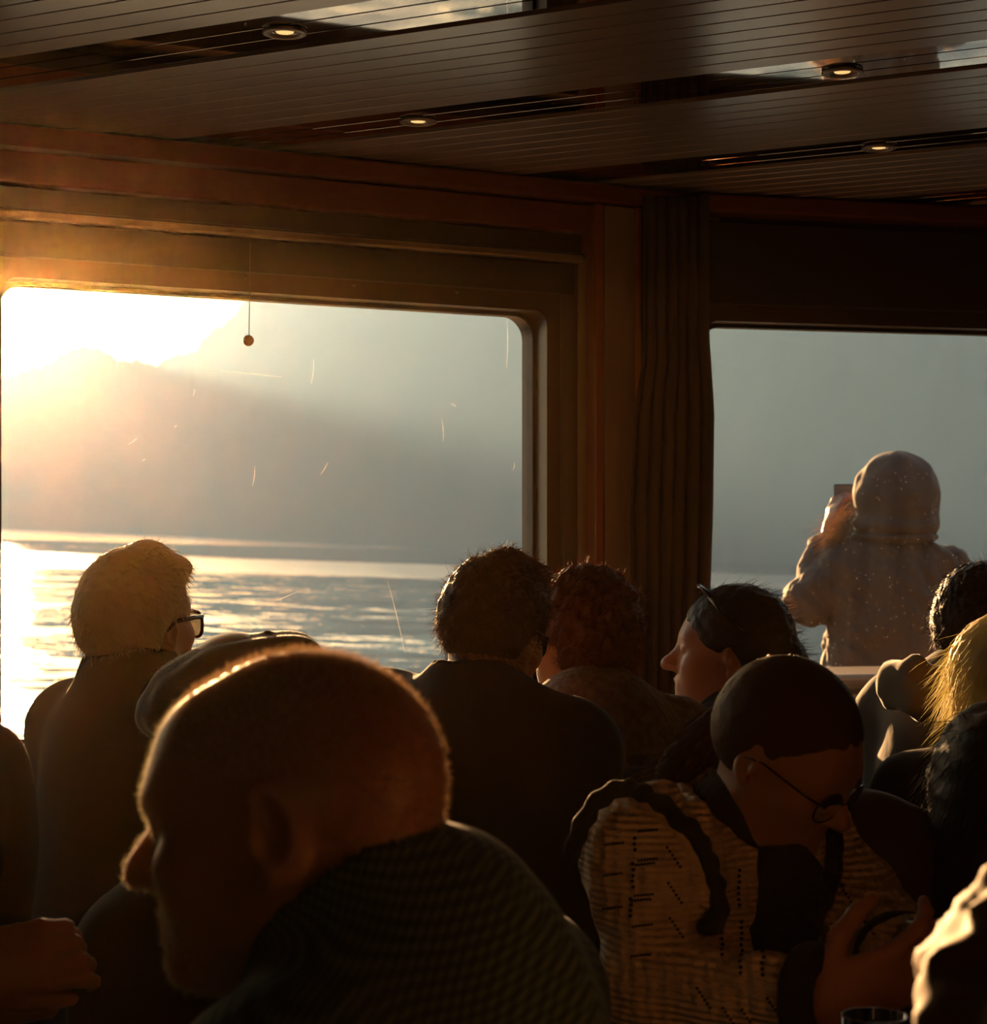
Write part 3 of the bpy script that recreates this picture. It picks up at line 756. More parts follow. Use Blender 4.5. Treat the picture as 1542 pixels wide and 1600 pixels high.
hand_sdf(S, wL, B.fw, (0, 0, -1), 1); hand_sdf(S, wR, B.fw, (0, 0, -1), -1)
bo = sdf_obj('body', S, .0045, M_skin, r1)
M_check = mat('green_check_shirt', (.05, .08, .055), .9, sheen=.15, spec=.2)
def check_nodes(m, sc=330):
    nt = m.node_tree; L = nt.links; b = nt.nodes['Principled BSDF']; tc = nt.nodes.new('ShaderNodeTexCoord')
    outs = []
    for rot in ((0, 0, .3), (1.2, .4, 1.4)):
        mp = nt.nodes.new('ShaderNodeMapping'); mp.inputs['Rotation'].default_value = rot
        wv = nt.nodes.new('ShaderNodeTexWave'); wv.inputs['Scale'].default_value = sc/3.14/2; wv.inputs['Distortion'].default_value = .6; wv.inputs['Detail'].default_value = 0
        L.new(tc.outputs['Object'], mp.inputs[0]); L.new(mp.outputs[0], wv.inputs[0]); outs.append(wv)
    a = nt.nodes.new('ShaderNodeMath'); a.operation = 'ADD'; L.new(outs[0].outputs['Fac'], a.inputs[0]); L.new(outs[1].outputs['Fac'], a.inputs[1])
    cr = nt.nodes.new('ShaderNodeValToRGB'); L.new(a.outputs[0], cr.inputs[0])
    e = cr.color_ramp.elements; e[0].position = .35; e[0].color = (.026, .045, .036, 1); e[1].position = 1; e[1].color = (.10, .135, .085, 1)
    x = e.new(.6); x.color = (.058, .10, .072, 1)
    mp2 = nt.nodes.new('ShaderNodeMath'); mp2.operation = 'MULTIPLY'; mp2.inputs[1].default_value = .5
    L.new(a.outputs[0], mp2.inputs[0]); L.new(mp2.outputs[0], cr.inputs[0]); L.new(cr.outputs[0], b.inputs['Base Color'])
check_nodes(M_check)
S = SDF(); torso_sdf(S, B, .018, 1.12, sh=.06); arm_sdf(S, B.sl, eL, wL, .018); arm_sdf(S, B.sr, eR, wR, .018)
a, ax = collar(S, B, H, .078, .05); S.wr(.005, .16, 5); cut_collar(S, a, ax, .05, .078, .010)
sh1 = sdf_obj('checked_shirt', S, .006, M_check, r1)
legs_obj('trousers', B, r1, M_jeans)
# cropped hair: dense short fuzz over the scalp
def scalp(c, n):
    q = (c-H.o)@H.R/H.s
    return (q[:, 2] > -.055) & (q[:, 1] < .062-.3*np.maximum(0, .06-q[:, 2])) & ~((np.abs(q[:, 0]) > .066) & (q[:, 2] < .035) & (q[:, 1] > -.045)) & (q[:, 1] < .03+q[:, 2]*.55)
P, N = surf_points(bo, 24000, 4, scalp)
D = N+np.array([H.R@np.array((0, -.25, .25))])+rng.normal(size=N.shape)*.35
tag(strands('cropped_hair', P-N*.001, D, rng.uniform(.0035, .0085, len(P)), .00022, M_hbuzz, r1, segs=2, wob=.1), 'short grey fuzz over the scalp', kind='stuff')
def facial(c, n):
    q = (c-H.o)@H.R/H.s
    return (q[:, 1] > .02) & (q[:, 2] > -.12) & (np.abs(q[:, 0]) < .055) & (np.linalg.norm(q, axis=1) < .16)
P, N = surf_points(bo, 15000, 5, facial)
tag(strands('rim_fuzz', P, N+rng.normal(size=N.shape)*.35, rng.uniform(.0012, .0026, len(P)), .00011, hairmat('fair_fuzz', (.75, .55, .36), tr=.6), bo, segs=1), 'fine pale down added over the face to widen the rim light', kind='stuff')  # translucent down added so the backlit rim of the face looks wider and brighter
# brow hairs
br = np.array([H.w(e*x, .0925-.004*(x-.02)/.02, .031) for e in (-1, 1) for x in rng.uniform(.012, .042, 70)])
tag(strands('eyebrows', br+rng.normal(size=br.shape)*.0015, np.array([H.R@np.array((0, 1, -.2))])+rng.normal(size=br.shape)*.5, .012, .0004, M_hgrey, r1, segs=2), kind='stuff')

# === man with grey hair and sunglasses beside the long window ======================================
H = Head(W(214, 978, 3.06), -28, 3, 2, .935)
nk = W(212, 1098, 3.04); B = Body(nk, (-.585, 3.04, .52), -42, .155)
r2 = person('grey-haired man in sunglasses and dark jacket gazing out of the long window', (B.p[0], B.p[1], 0))
S = SDF(); head_sdf(S, H, neck=nk, nose=1.1); torso_sdf(S, B, -.004)
eL = B.sl+np.array([-.02, -.03, -.28]); wL = eL+B.fw*.2+np.array([0, 0, .05])
eR = B.sr+np.array([.10, .06, -.26]); wR = H.w(.03, .145, -.155)
arm_sdf(S, B.sl, eL, wL); arm_sdf(S, B.sr, eR, wR)
hand_sdf(S, wL, B.fw, (0, 0, -1), 1)
hand_sdf(S, wR, H.w(.0, .10, -.02)-wR, -B.fw, 1, (45, 50, 55, 60))
sdf_obj('body', S, .0055, M_skin, r2)
M_j2 = mat('brown_jacket', (.045, .034, .024), .9, spec=.12, bump=(40, .1, .005))
S = SDF(); torso_sdf(S, B, .024, sh=.058); arm_sdf(S, B.sl, eL, wL, .02); arm_sdf(S, B.sr, eR, eR+(wR-eR)*.9, .02)
a, ax = collar(S, B, H, .080, .055); S.wr(.006, .14, 8); cut_collar(S, a, ax, .055, .080, .018)
sdf_obj('jacket', S, .0065, M_j2, r2)
legs_obj('trousers', B, r2, M_jeans)
short_hair(H, r2, M_hgrey, [(.0, .03, .118, .035), (.035, .055, .095, .03)], thick=.0075, seed=11, nstr=4500, L=.018, low=-.075, rough=.0022, comb=(.2, .1, -.5), lift=.35)
def sunglasses(H, root, m, lensm, top=.020, drop=.040, wide=.064, gap=.012, y=.100, frame=.0022, thick=True, name='sunglasses'):
    mb = MB(); lens = []
    for e in (-1, 1):
        pts = []
        for i in range(20):
            a = 2*math.pi*i/20; cx_ = e*(gap+wide)/2*1.0; x = cx_+math.copysign(abs(math.cos(a))**.7, math.cos(a))*(wide-gap)/2; z = top-drop/2+math.copysign(abs(math.sin(a))**.7, math.sin(a))*drop/2
            pts.append(H.w(x, y-abs(x)*.28, z))
        mb.tube(pts, frame*H.s, 6, True)
        c = np.mean(pts, axis=0)
        lens.append(MB().add([c]+pts, [[0, i+1, (i+1) % 20+1] for i in range(20)]))
        mb.tube([H.w(e*wide, y-wide*.28, top-.008), H.w(e*.077, .055, top-.006), H.w(e*.082, .0, top-.008), H.w(e*.080, -.022, top-.022)], [frame*1.3*H.s, frame*1.3*H.s, frame*H.s, frame*H.s], 6)
    mb.tube([H.w(-gap*.5-.004, y, top-.012), H.w(0, y+.004, top-.009), H.w(gap*.5+.004, y, top-.012)], frame*H.s, 6)
    fr = mb.build(name, m, root, True)
    for q_ in lens: q_.build('lens', lensm, fr)
    return fr
M_amber = bpy.data.materials.new('amber_lens'); M_amber.use_nodes = True
b_ = M_amber.node_tree.nodes['Principled BSDF']; b_.inputs['Base Color'].default_value = (.75, .25, .06, 1); b_.inputs['Transmission Weight'].default_value = .85; b_.inputs['Roughness'].default_value = .05; b_.inputs['IOR'].default_value = 1.05
sunglasses(H, r2, mat('tortoise_frame', (.06, .02, .01), .2), M_amber, drop=.046, y=.112, frame=.0034, wide=.068)

# === man in a flat cap, mostly hidden behind the elderly man =======================================
H = Head(W(375, 1150, 2.35), 8, -6, -6, 1.0)
nk = W(415, 1320, 2.35); B = Body(nk, (-.25, 2.38, .50), 10, .175, dl=(.02, 0, -.08))
r3 = person('man in a dark flat cap, mostly hidden behind the elderly man', (B.p[0], B.p[1], 0))
S = SDF(); head_sdf(S, H, neck=nk); torso_sdf(S, B, -.004)
eL = B.sl+np.array([-.05, -.02, -.26]); wL = eL+B.fw*.2; eR = B.sr+np.array([.05, .02, -.26]); wR = eR+B.fw*.2
arm_sdf(S, B.sl, eL, wL); arm_sdf(S, B.sr, eR, wR); hand_sdf(S, wL, B.fw, (0, 0, -1), 1); hand_sdf(S, wR, B.fw, (0, 0, -1), -1)
sdf_obj('body', S, .006, M_skin, r3)
S = SDF(); torso_sdf(S, B, .025, sh=.058); arm_sdf(S, B.sl, eL, wL, .024); arm_sdf(S, B.sr, eR, wR, .024); S.wr(.006, .14, 9)
a, ax = collar(S, B, H, .08, .045); cut_collar(S, a, ax, .045, .08, .01)
sdf_obj('coat', S, .009, mat('olive_coat', (.04, .034, .024), .9, spec=.12), r3)
legs_obj('trousers', B, r3, M_jeans)
S = SDF(); w = H.w
M_cap = mat('wool_cap', (.035, .026, .02), .9, sheen=.5, bump=(120, .3, .003))
S.ell(w(-.004, -.010, .062), np.array([.120, .138, .056]), H.R@euler(0, 6, -14), .03); S.ell(w(.0, -.02, .045), np.array([.096, .118, .062]), H.R, .03)
S.ell(w(0, .10, .05), np.array([.072, .06, .014]), H.R@euler(0, -14, 0), .015)
S.cap(w(.045, -.03, .112), w(.047, -.03, .124), .012, .005, .006)
S.plane(w(-.1, 0, -.022), H.R@np.array([-.25, 0, -1]), .01); S.wr(.004, .08, 4)
cp = sdf_obj('flat_cap', S, .005, M_cap, r3)
P, N = surf_points(cp, 3000, 5)
tag(strands('cap_fuzz', P, N+rng.normal(size=N.shape)*.5, .005, .0002, M_cap, cp, segs=1), kind='stuff')
hs = SDF(); hs.ell(H.w(0, -.03, .0), np.array([.080, .088, .075]), H.R, .02); hs.plane(H.w(0, 0, .0), H.R@np.array([0, 0, 1]), .01); hs.plane(H.w(0, -.03, -.06), H.R@np.array([0, .3, -1]), .01); hs.wr(.002, .02, 15)
sdf_obj('hair', hs, .006, M_hgrey, r3)

# === man in a dark jacket leaning to the woman =====================================================
H = Head(W(772, 990, 3.07), -28, -15, 6, .90)
nk = W(742, 1112, 3.0); B = Body(nk, W(745, 0, 2.95)*np.array([1, 1, 0])+np.array([0, 0, .52]), -36, .175, dl=(0, 0, .03), dr=(0, 0, 0))
r4 = person('dark-haired man in black jacket and glasses leaning towards the auburn-haired woman', (B.p[0], B.p[1], 0))
S = SDF(); head_sdf(S, H, neck=nk); torso_sdf(S, B, -.004)
eL = B.sl+np.array([-.06, -.02, -.26]); wL = eL+B.fw*.22; eR = W(880, 1330, 2.92); wR = eR+B.fw*.2+np.array([0, 0, .06])
arm_sdf(S, B.sl, eL, wL); arm_sdf(S, B.sr, eR, wR); hand_sdf(S, wL, B.fw, (0, 0, -1), 1); hand_sdf(S, wR, B.fw, (0, 0, -1), -1)
sdf_obj('body', S, .0055, M_skin, r4)
M_j4 = mat('black_jacket', (.012, .010, .009), .85, spec=.15)
S = SDF(); torso_sdf(S, B, .026, sh=.06); arm_sdf(S, B.sl, eL, wL, .022); arm_sdf(S, B.sr, eR, wR, .022); S.wr(.006, .15, 12)
a, ax = collar(S, B, H, .080, .035); cut_collar(S, a, ax, .035, .080, .012)
S.cap(B.n+B.fw2*.03+B.rt*.03+B.u*.03, B.n+B.fw2*.14+B.rt*.03-B.u*.10, .05, .07, .01, '-')
sdf_obj('jacket', S, .008, M_j4, r4)
legs_obj('trousers', B, r4, M_jeans)
short_hair(H, r4, M_hbrown, [(.0, .0, .128, .035), (.03, .04, .120, .032), (-.03, .02, .118, .03)], thick=.013, seed=21, nstr=6000, L=.022, low=-.075, rough=.003, lift=.35, comb=(.3, .1, -.2), sr=.0005, wob=.3)
sunglasses(H, r4, M_black, M_lens, frame=.0026)

# === woman with auburn curls and grey cardigan =====================================================
H = Head(W(908, 992, 3.38), 72, -6, -6, .88)
nk = W(936, 1118, 3.34); B = Body(nk, (.20, 3.28, .52), 35, .17)
r5 = person('woman with short auburn curls and grey knitted cardigan, her face turned away', (B.p[0], B.p[1], 0))
S = SDF(); head_sdf(S, H, neck=nk, female=True, jaw=.92); torso_sdf(S, B, -.004)
eL = B.sl+np.array([-.03, .03, -.25]); wL = eL+B.fw*.2; eR = B.sr+np.array([.05, -.02, -.25]); wR = eR+B.fw*.2
arm_sdf(S, B.sl, eL, wL); arm_sdf(S, B.sr, eR, wR); hand_sdf(S, wL, B.fw, (0, 0, -1), 1, sc=.9); hand_sdf(S, wR, B.fw, (0, 0, -1), -1, sc=.9)
sdf_obj('body', S, .0055, M_skinf, r5)
M_card = mat('grey_knit', (.16, .135, .115), .95, sheen=.4, bump=(70, .6, .01), var=(60, (.09, .075, .065), .15))
S = SDF(); torso_sdf(S, B, .026, sh=.05); arm_sdf(S, B.sl, eL, wL, .026); arm_sdf(S, B.sr, eR, wR, .026); S.wr(.006, .10, 14)
cd = sdf_obj('cardigan', S, .008, M_card, r5)
S = SDF()
for i, (dx, dzz, rr_) in enumerate(((0, .0, .030), (.0, -.035, .032), (.0, -.07, .03))):
    pts = [B.n+B.rt*(math.cos(t)*(.085+.02*i))+B.fw2*(math.sin(t)*(.075+.025*i)+.01)+B.u*(dzz-.02-(.06*max(0, math.sin(t)))) for t in np.linspace(-2.6, 5.0, 16)]
    for p_, q_ in zip(pts, pts[1:]): S.cap(p_, q_, rr_*.75, None, .012)
S.wr(.004, .03, 6)
sdf_obj('scarf', S, .007, mat('striped_scarf', (.17, .145, .125), .95, sheen=.4, var=(25, (.05, .045, .04), .1)), r5)
legs_obj('trousers', B, r5, M_jeans)
S = SDF(); w = H.w; s = H.s
S.ell(w(0, -.022, .04), np.array([.090, .106, .100])*s, H.R, .03); S.ell(w(0, -.05, -.03), np.array([.084, .070, .070])*s, H.R, .04)
for e in (-1, 1): S.ell(w(e*.066, -.012, -.02), np.array([.028, .045, .06])*s, H.R, .03)
S.ell(w(0, .118, -.03), np.array([.082, .09, .105])*s, H.R, .015, '-')
S.wr(.008, .03, 31); S.wr(.005, .014, 32)
ho = sdf_obj('hair', S, .0045, M_haub, r5)
P, N = surf_points(ho, 4500, 8)
tag(strands('curls', P-N*.004, N*.6+rng.normal(size=N.shape)*.6, rng.uniform(.012, .03, len(P)), .0005, M_haub, ho, segs=5, curl=.8, bend=H.R@np.array([0, 0, -.5])), kind='stuff')

# === dark-haired woman in profile by the curtain ===================================================
H = Head(W(1138, 1024, 3.62), 84, 4, -1, .965)
nk = W(1150, 1140, 3.62); B = Body(nk, (.46, 3.64, .50), 70, .17)
r6 = person('dark-haired woman in left profile with gold earring, sitting against the curtain', (B.p[0], B.p[1], 0))
S = SDF(); head_sdf(S, H, neck=nk, female=True, jaw=.92, nose=1.1); torso_sdf(S, B, -.004)
eL = B.sl+np.array([-.02, -.03, -.25]); wL = eL+B.fw*.2; eR = B.sr+np.array([.02, .03, -.25]); wR = eR+B.fw*.2
arm_sdf(S, B.sl, eL, wL); arm_sdf(S, B.sr, eR, wR); hand_sdf(S, wL, B.fw, (0, 0, -1), 1, sc=.9); hand_sdf(S, wR, B.fw, (0, 0, -1), -1, sc=.9)
sdf_obj('body', S, .005, M_skinf, r6)
S = SDF(); torso_sdf(S, B, .02, sh=.055); arm_sdf(S, B.sl, eL, wL, .02); arm_sdf(S, B.sr, eR, wR, .02); S.wr(.005, .12, 16)
a, ax = collar(S, B, H, .070, .075); cut_collar(S, a, ax, .08, .070, .008)
sdf_obj('turtleneck', S, .008, mat('black_knit', (.013, .012, .012), .9, sheen=.1), r6)
legs_obj('trousers', B, r6, M_jeans)
S = SDF(); w = H.w; s = H.s
S.ell(w(0, -.018, .042), np.array([.088, .110, .100])*s, H.R, .02); S.ell(w(0, -.045, 0), np.array([.082, .082, .075])*s, H.R, .03)
S.ell(w(0, .118, -.012), np.array([.085, .082, .080])*s, H.R, .012, '-')
for e in (-1, 1): S.ell(w(e*.09, .004, -.022), np.array([.026, .028, .042])*s, H.R, .008, '-')
S.plane(w(0, -.05, -.07), H.R@np.array([0, .5, -1]), .02)
S.ell(w(0, -.125, -.01), np.array([.045, .032, .045])*s, H.R, .02); S.wr(.003, .025, 33)
ho = sdf_obj('hair', S, .0045, M_hblack, r6)
P, N = surf_points(ho, 1200, 9)
tag(strands('hair_strands', P-N*.002, N*.3+np.array([H.R@np.array((0, -1, .1))])+rng.normal(size=N.shape)*.3, .03, .0004, M_hblack, ho, segs=3, wob=.15), kind='stuff')
ec = H.w(-.082, -.004, -.052)
MB().tube([ec+np.array([0, 0, .014]), ec+np.array([0, 0, .004])], .0008, 6).ball(tuple(ec), .0062, 12, 8).build('earring', mat('gold', (.9, .62, .25), .25, metal=1), r6, True)
mb = MB()
for e in (-1, 1):
    pts = [H.w(e*(.036+.023*math.cos(t)), .058-.012*abs(math.cos(t))+.010*math.sin(t), .116+.015*math.sin(t)) for t in np.linspace(0, 2*math.pi, 16, endpoint=False)]
    mb.tube(pts, .003, 6, True); mb.add([np.mean(pts, axis=0)]+pts, [[0, i+1, (i+1) % 16+1] for i in range(16)])
    mb.tube([H.w(e*.06, .047, .114), H.w(e*.086, .02, .085), H.w(e*.089, -.03, .05)], .0022, 6)
mb.tube([H.w(-.012, .060, .116), H.w(.012, .060, .116)], .0025, 6)
mb.build('raised_sunglasses', M_black, r6, True)

# === young woman in a cream knit jumper, looking down ==============================================
H = Head(W(1228, 1180, 2.22), -128, -34, 5, .85)
nk = W(1135, 1335, 2.26); B = Body(nk, (.27, 2.36, .50), -128, .17, dl=(.03, -.02, .035), dr=(.006, 0, .066))
r7 = person('young woman in cream knitted jumper with black trim and glasses, looking down', (B.p[0], B.p[1], 0))
eR = W(1022, 1560, 2.06); wR = W(1284, 1566, 1.92); eL = W(1362, 1478, 2.22); wL = W(1412, 1500, 2.04)
S = SDF(); head_sdf(S, H, neck=nk, female=True, jaw=.92, lips=1.1); torso_sdf(S, B, -.006)
arm_sdf(S, B.sr, eR, wR, 0, (.045, .04, .034, .024)); arm_sdf(S, B.sl, eL, wL, 0, (.045, .04, .034, .024))
hand_sdf(S, wR, (.9, -.1, .35), (-.2, .9, .3), 1, (30, 35, 40, 42), sc=.95); hand_sdf(S, wL, (.6, -.4, .3), (.1, -.8, -.4), -1, (30, 35, 40, 45), sc=.95)
sdf_obj('body', S, .0045, M_skinf, r7)
M_jump = mat('cream_knit', (.86, .70, .48), .95, sheen=.15, bump=(150, 1.0, .012), var=(45, (.70, .54, .35), .16))
def knit_nodes(m, sc=44):
    nt = m.node_tree; L = nt.links; b = nt.nodes['Principled BSDF']; tc = nt.nodes.new('ShaderNodeTexCoord'); hs_ = []
    for ax_, dist in (('X', 2.5), ('Z', 1.0)):
        wv = nt.nodes.new('ShaderNodeTexWave'); wv.bands_direction = ax_; wv.inputs['Scale'].default_value = sc*(1 if ax_ == 'Z' else .5); wv.inputs['Distortion'].default_value = dist; wv.inputs['Detail'].default_value = 1; wv.inputs['Detail Scale'].default_value = 2
        L.new(tc.outputs['Object'], wv.inputs[0]); hs_.append(wv)
    a_ = nt.nodes.new('ShaderNodeMath'); a_.operation = 'ADD'; L.new(hs_[0].outputs['Fac'], a_.inputs[0]); L.new(hs_[1].outputs['Fac'], a_.inputs[1])
    bp = nt.nodes.new('ShaderNodeBump'); bp.inputs['Strength'].default_value = .8; bp.inputs['Distance'].default_value = .004
    L.new(a_.outputs[0], bp.inputs['Height']); L.new(bp.outputs[0], b.inputs['Normal'])
knit_nodes(M_jump)
S = SDF(); torso_sdf(S, B, .024, sh=.054); arm_sdf(S, B.sr, eR, eR+(wR-eR)*.83, .015, (.046, .042, .038, .030)); arm_sdf(S, B.sl, eL, eL+(wL-eL)*.97, .022, (.048, .042, .036, .026))
S.wr(.006, .09, 18); S.wr(.0022, .022, 19)
S.cap(B.n-B.u*.03, B.n+B.u*.15+B.fw*.03, .064, .085, .01, '-')
jp = sdf_obj('jumper', S, .005, M_jump, r7)
S = SDF(); v = nrm(wR-eR); S.cap(wR-v*.012, wR+v*.012,   .061, .058, .004); S.plane(wR-v*.016, -v); S.plane(wR+v*.016, v); S.cap(wR-v*.1, wR+v*.1, .036, None, .003, '-')
M_trim = mat('black_yarn', (.012, .011, .011), .95, sheen=.06, bump=(120, .6, .01))
sdf_obj('cuff', S, .004, M_trim, r7)
S = SDF(); v = nrm(wL-eL); q_ = eL+(wL-eL)*.95; S.cap(q_-v*.01, q_+v*.01, .052, .050, .004); S.plane(q_-v*.014, -v); S.plane(q_+v*.014, v)
sdf_obj('cuff', S, .005, M_trim, r7)
legs_obj('trousers', B, r7, M_jeans)
# collar flap with black edging, and an eyelet pattern, laid on the jumper
from mathutils.bvhtree import BVHTree
def bvh_of(o): 
    me = o.data; return BVHTree.FromPolygons([v.co for v in me.vertices], [list(p.vertices) for p in me.polygons])
bv = bvh_of(jp)
def on(x, y, off=.006, fall=2.13):
    d = Vector(((x-CX)/F, 1, (HY-y)/F)).normalized(); hit = bv.ray_cast(Vector((0, 0, EYE)), d)
    if hit[0] is None:
        near = bv.find_nearest(Vector(W(x, y, fall))); return np.array(near[0])+np.array(near[1])*off
    return np.array(hit[0])+np.array(hit[1])*off
edge = [(916, 1338), (926, 1298), (944, 1266), (976, 1250), (1008, 1258), (1040, 1275), (1068, 1300), (1085, 1335), (1098, 1375), (1106, 1415), (1098, 1440), (1082, 1452)]
def densify(e, n):
    e = np.array(e, float); t = np.linspace(0, len(e)-1, n); return np.stack([np.interp(t, range(len(e)), e[:, i]) for i in (0, 1)], 1)
S = SDF(); pr = None
for i, (x, y) in enumerate(densify(edge, 46)):
    q_ = on(x, y, .016+.003*math.sin(i*1.9))
    S.cap(q_, q_ if pr is None else (q_+pr)/2, .0085+.0025*math.sin(i*2.3), None, .004); pr = q_
sdf_obj('collar_trim', S, .0035, M_trim, r7)
S = SDF(); pr = None
for i, (x, y) in enumerate(densify([(1292, 1285), (1296, 1330), (1292, 1370), (1282, 1410), (1262, 1450)], 24)):
    q_ = on(x, y, .008, 2.15); S.cap(q_, q_ if pr is None else (q_+pr)/2, .009+.002*math.sin(i*2.3), None, .004); pr = q_
sdf_obj('collar_trim', S, .004, M_trim, r7)
S = SDF()
fl_a = densify([(1000, 1235), (1040, 1228), (1075, 1240), (1095, 1275), (1110, 1320), (1122, 1380)], 30); fl_b = densify([(990, 1250), (1035, 1268), (1066, 1294), (1084, 1330), (1096, 1370), (1105, 1412)], 30)
for (x0, y0), (x1, y1) in zip(fl_a, fl_b):
    S.cap(on(x0, y0, .002), on(x1, y1, .004), .007, None, .012)
S.wr(.002, .02, 3)
sdf_obj('collar_flap', S, .005, M_jump, r7)
mb = MB()
def eyelet(x, y, r=.0022): 
    q_ = on(x, y, .0012); mb.ball(tuple(q_), r, 6, 4)
for cx_, y0, y1 in ((992, 1310, 1335), (990, 1350, 1390), (987, 1405, 1435), (1128, 1340, 1500), (1154, 1360, 1420), (1158, 1440, 1530), (1192, 1470, 1530)):
    for y in np.arange(y0, y1, 9): eyelet(cx_+random.uniform(-1.5, 1.5), y)
for cx_, cy_ in ((1012, 1300), (1012, 1345), (1008, 1352), (1006, 1400), (1002, 1408), (1004, 1448), (1002, 1495), (960, 1320), (958, 1368), (958, 1420)):
    for i in range(7): eyelet(cx_-14+i*4.6, cy_-i*.5, .0016)
for cx_, cy_ in ((1042, 1325), (1044, 1380), (1046, 1435), (1310, 1380), (1330, 1410), (1345, 1430), (1090, 1545), (1130, 1575), (1160, 1578), (1200, 1560), (1240, 1570)):
    for i in range(6): eyelet(cx_+i*4, cy_+i*6, .0017)
tag(mb.build('eyelets', M_trim, r7, True), 'small dark eyelet holes in the knit', kind='stuff')
S = SDF(); torso_sdf(S, B, .006, sh=.04); S.cap(B.n-B.u*.06, nrm(H.w(0, -.03, -.06)-B.n)*.05+B.n, .066, .058, .02); S.plane(B.n-B.u*.22, -B.u)
sdf_obj('black_undershirt', S, .008, M_trim, r7)
# hair: smooth cap drawn back to a ponytail
S = SDF(); w = H.w; s = H.s
S.ell(w(0, -.014, .041), np.array([.081, .103, .092])*s, H.R, .02); S.ell(w(0, -.04, .01), np.array([.077, .075, .072])*s, H.R, .03)
S.ell(w(0, .122, -.012), np.array([.085, .084, .084])*s, H.R, .012, '-')
for e in (-1, 1): S.ell(w(e*.088, .004, -.022), np.array([.026, .028, .042])*s, H.R, .008, '-')
S.plane(w(0, -.03, -.055), H.R@np.array([0, .35, -1]), .02); S.wr(.0009, .02, 36)
ho = sdf_obj('hair', S, .004, M_hbrown, r7)
tie = W(1150, 1120, 2.34); S = SDF()
pony = [tie, W(1110, 1160, 2.35), W(1065, 1200, 2.33), W(1012, 1248, 2.28)]
for i in range(3): S.cap(pony[i], pony[i+1], (.022, .027, .024)[i], (.027, .024, .010)[i], .02)
S.cap(W(1165, 1130, 2.34), W(1130, 1230, 2.34), .035, .03, .03); S.cap(W(1130, 1230, 2.34), W(1105, 1280, 2.30), .028, .015, .03)
S.wr(.004, .015, 37)
pt = sdf_obj('ponytail', S, .004, M_hbrown, r7)
P, N = surf_points(pt, 2600, 10); dr_ = nrm(pony[3]-pony[0])
tag(strands('ponytail_strands', P-N*.002, N*.25+dr_+rng.normal(size=N.shape)*.18, rng.uniform(.03, .06, len(P)), .0004, M_hbrown, pt, segs=4, wob=.06, bend=np.array([0, 0, -.3])), kind='stuff')
P, N = surf_points(ho, 2600, 12); tg = tie-P; 
tag(strands('hair_strands', P-N*.001, N*.12+tg/np.linalg.norm(tg, axis=1)[:, None]+rng.normal(size=N.shape)*.08, rng.uniform(.03, .06, len(P)), .0005, M_hbrown, ho, segs=3, wob=.05), kind='stuff')
M_clear = glass_mat('spectacle_lens', 1.2, .02)
gl = MB()
def round_specs(H, root, m, lensm, R=.024, cx_=.031, y=.108, z=-.004, frame=.0011):
    mb = MB(); lens = []
    for e in (-1, 1):
        pts = [H.w(e*cx_+R*math.cos(t)*1.05, y-.01*abs(e*cx_+R*math.cos(t))/.05, z+R*math.sin(t)) for t in np.linspace(0, 2*math.pi, 28, endpoint=False)]
        mb.tube(pts, frame, 6, True); c = np.mean(pts, axis=0)
        lens.append(MB().add([c]+pts, [[0, i+1, (i+1) % 28+1] for i in range(28)]))
        mb.tube([H.w(e*(cx_+R), y-.011, z+.008), H.w(e*.070, y-.03, z+.012), H.w(e*.080, .01, z+.014), H.w(e*.080, -.02, z+.002)], frame*1.2, 6)
    mb.tube([H.w(-.008, y, z+.006), H.w(0, y+.003, z+.009), H.w(.008, y, z+.006)], frame, 6)
    fr = mb.build('spectacles', m, root, True)
    for q_ in lens: q_.build('lens', lensm, fr)
    return fr
round_specs(H, r7, mat('dark_wire', (.05, .035, .025), .25, metal=.9), M_clear)
S = SDF()
for x_, y_ in densify([(1222, 1352), (1230, 1380), (1232, 1412), (1226, 1442), (1216, 1468)], 9): q_ = on(x_, y_, -.006, 2.15); S.cap(q_-np.array([.012, 0, 0]), q_+np.array([.016, .006, 0]), .024, None, .02)
S.wr(.003, .03, 4)
sdf_obj('black_scarf', S, .005, M_trim, r7)
pts = [on(1182, 1300, .004), on(1190, 1340, .004), on(1196, 1385, .004)]
MB().tube(pts, .0007, 5).build('necklace', M_chrome, r7)

# === hooded figure outside on the deck =============================================================
H = Head(W(1396, 786, 6.0), 14, 2, 0, 1.0)
nk = W(1398, 868, 6.0); B = Body(nk, W(1375, 0, 6.0)*np.array([1, 1, 0])+np.array([0, 0, .82]), 8, .165)
r8 = person('person in a pale hooded jacket standing outside the right window, filming with a phone', (B.p[0], B.p[1], -.06))
eL = W(1262, 938, 5.98); wL = W(1298, 835, 6.12); eR = W(1478, 960, 6.1); wR = W(1400, 850, 6.32)
S = SDF(); head_sdf(S, H, neck=nk, female=True); torso_sdf(S, B, -.004)
arm_sdf(S, B.sl, eL, wL); arm_sdf(S, B.sr, eR, wR)
hand_sdf(S, wL, (.12, .1, .9), (.9, .3, 0), 1, (22, 25, 28, 30), sc=.95); hand_sdf(S, wR, (-.6, .2, .8), (-.7, -.6, 0), -1, (40, 45, 45, 50), sc=.95)
sdf_obj('body', S, .006, M_skinf, r8)
M_hood = mat('pale_jacket', (.06, .035, .026), .8, sheen=.065, bump=(30, .2, .01))
S = SDF(); torso_sdf(S, B, .03, sh=.058); arm_sdf(S, B.sl, eL, eL+(wL-eL)*.8, .028); arm_sdf(S, B.sr, eR, eR+(wR-eR)*.85, .028)
S.ell(B.p-B.u*.10, (.20, .17, .20), B.R, .05); S.wr(.013, .10, 22); S.wr(.006, .04, 23)
sdf_obj('jacket', S, .008, M_hood, r8)
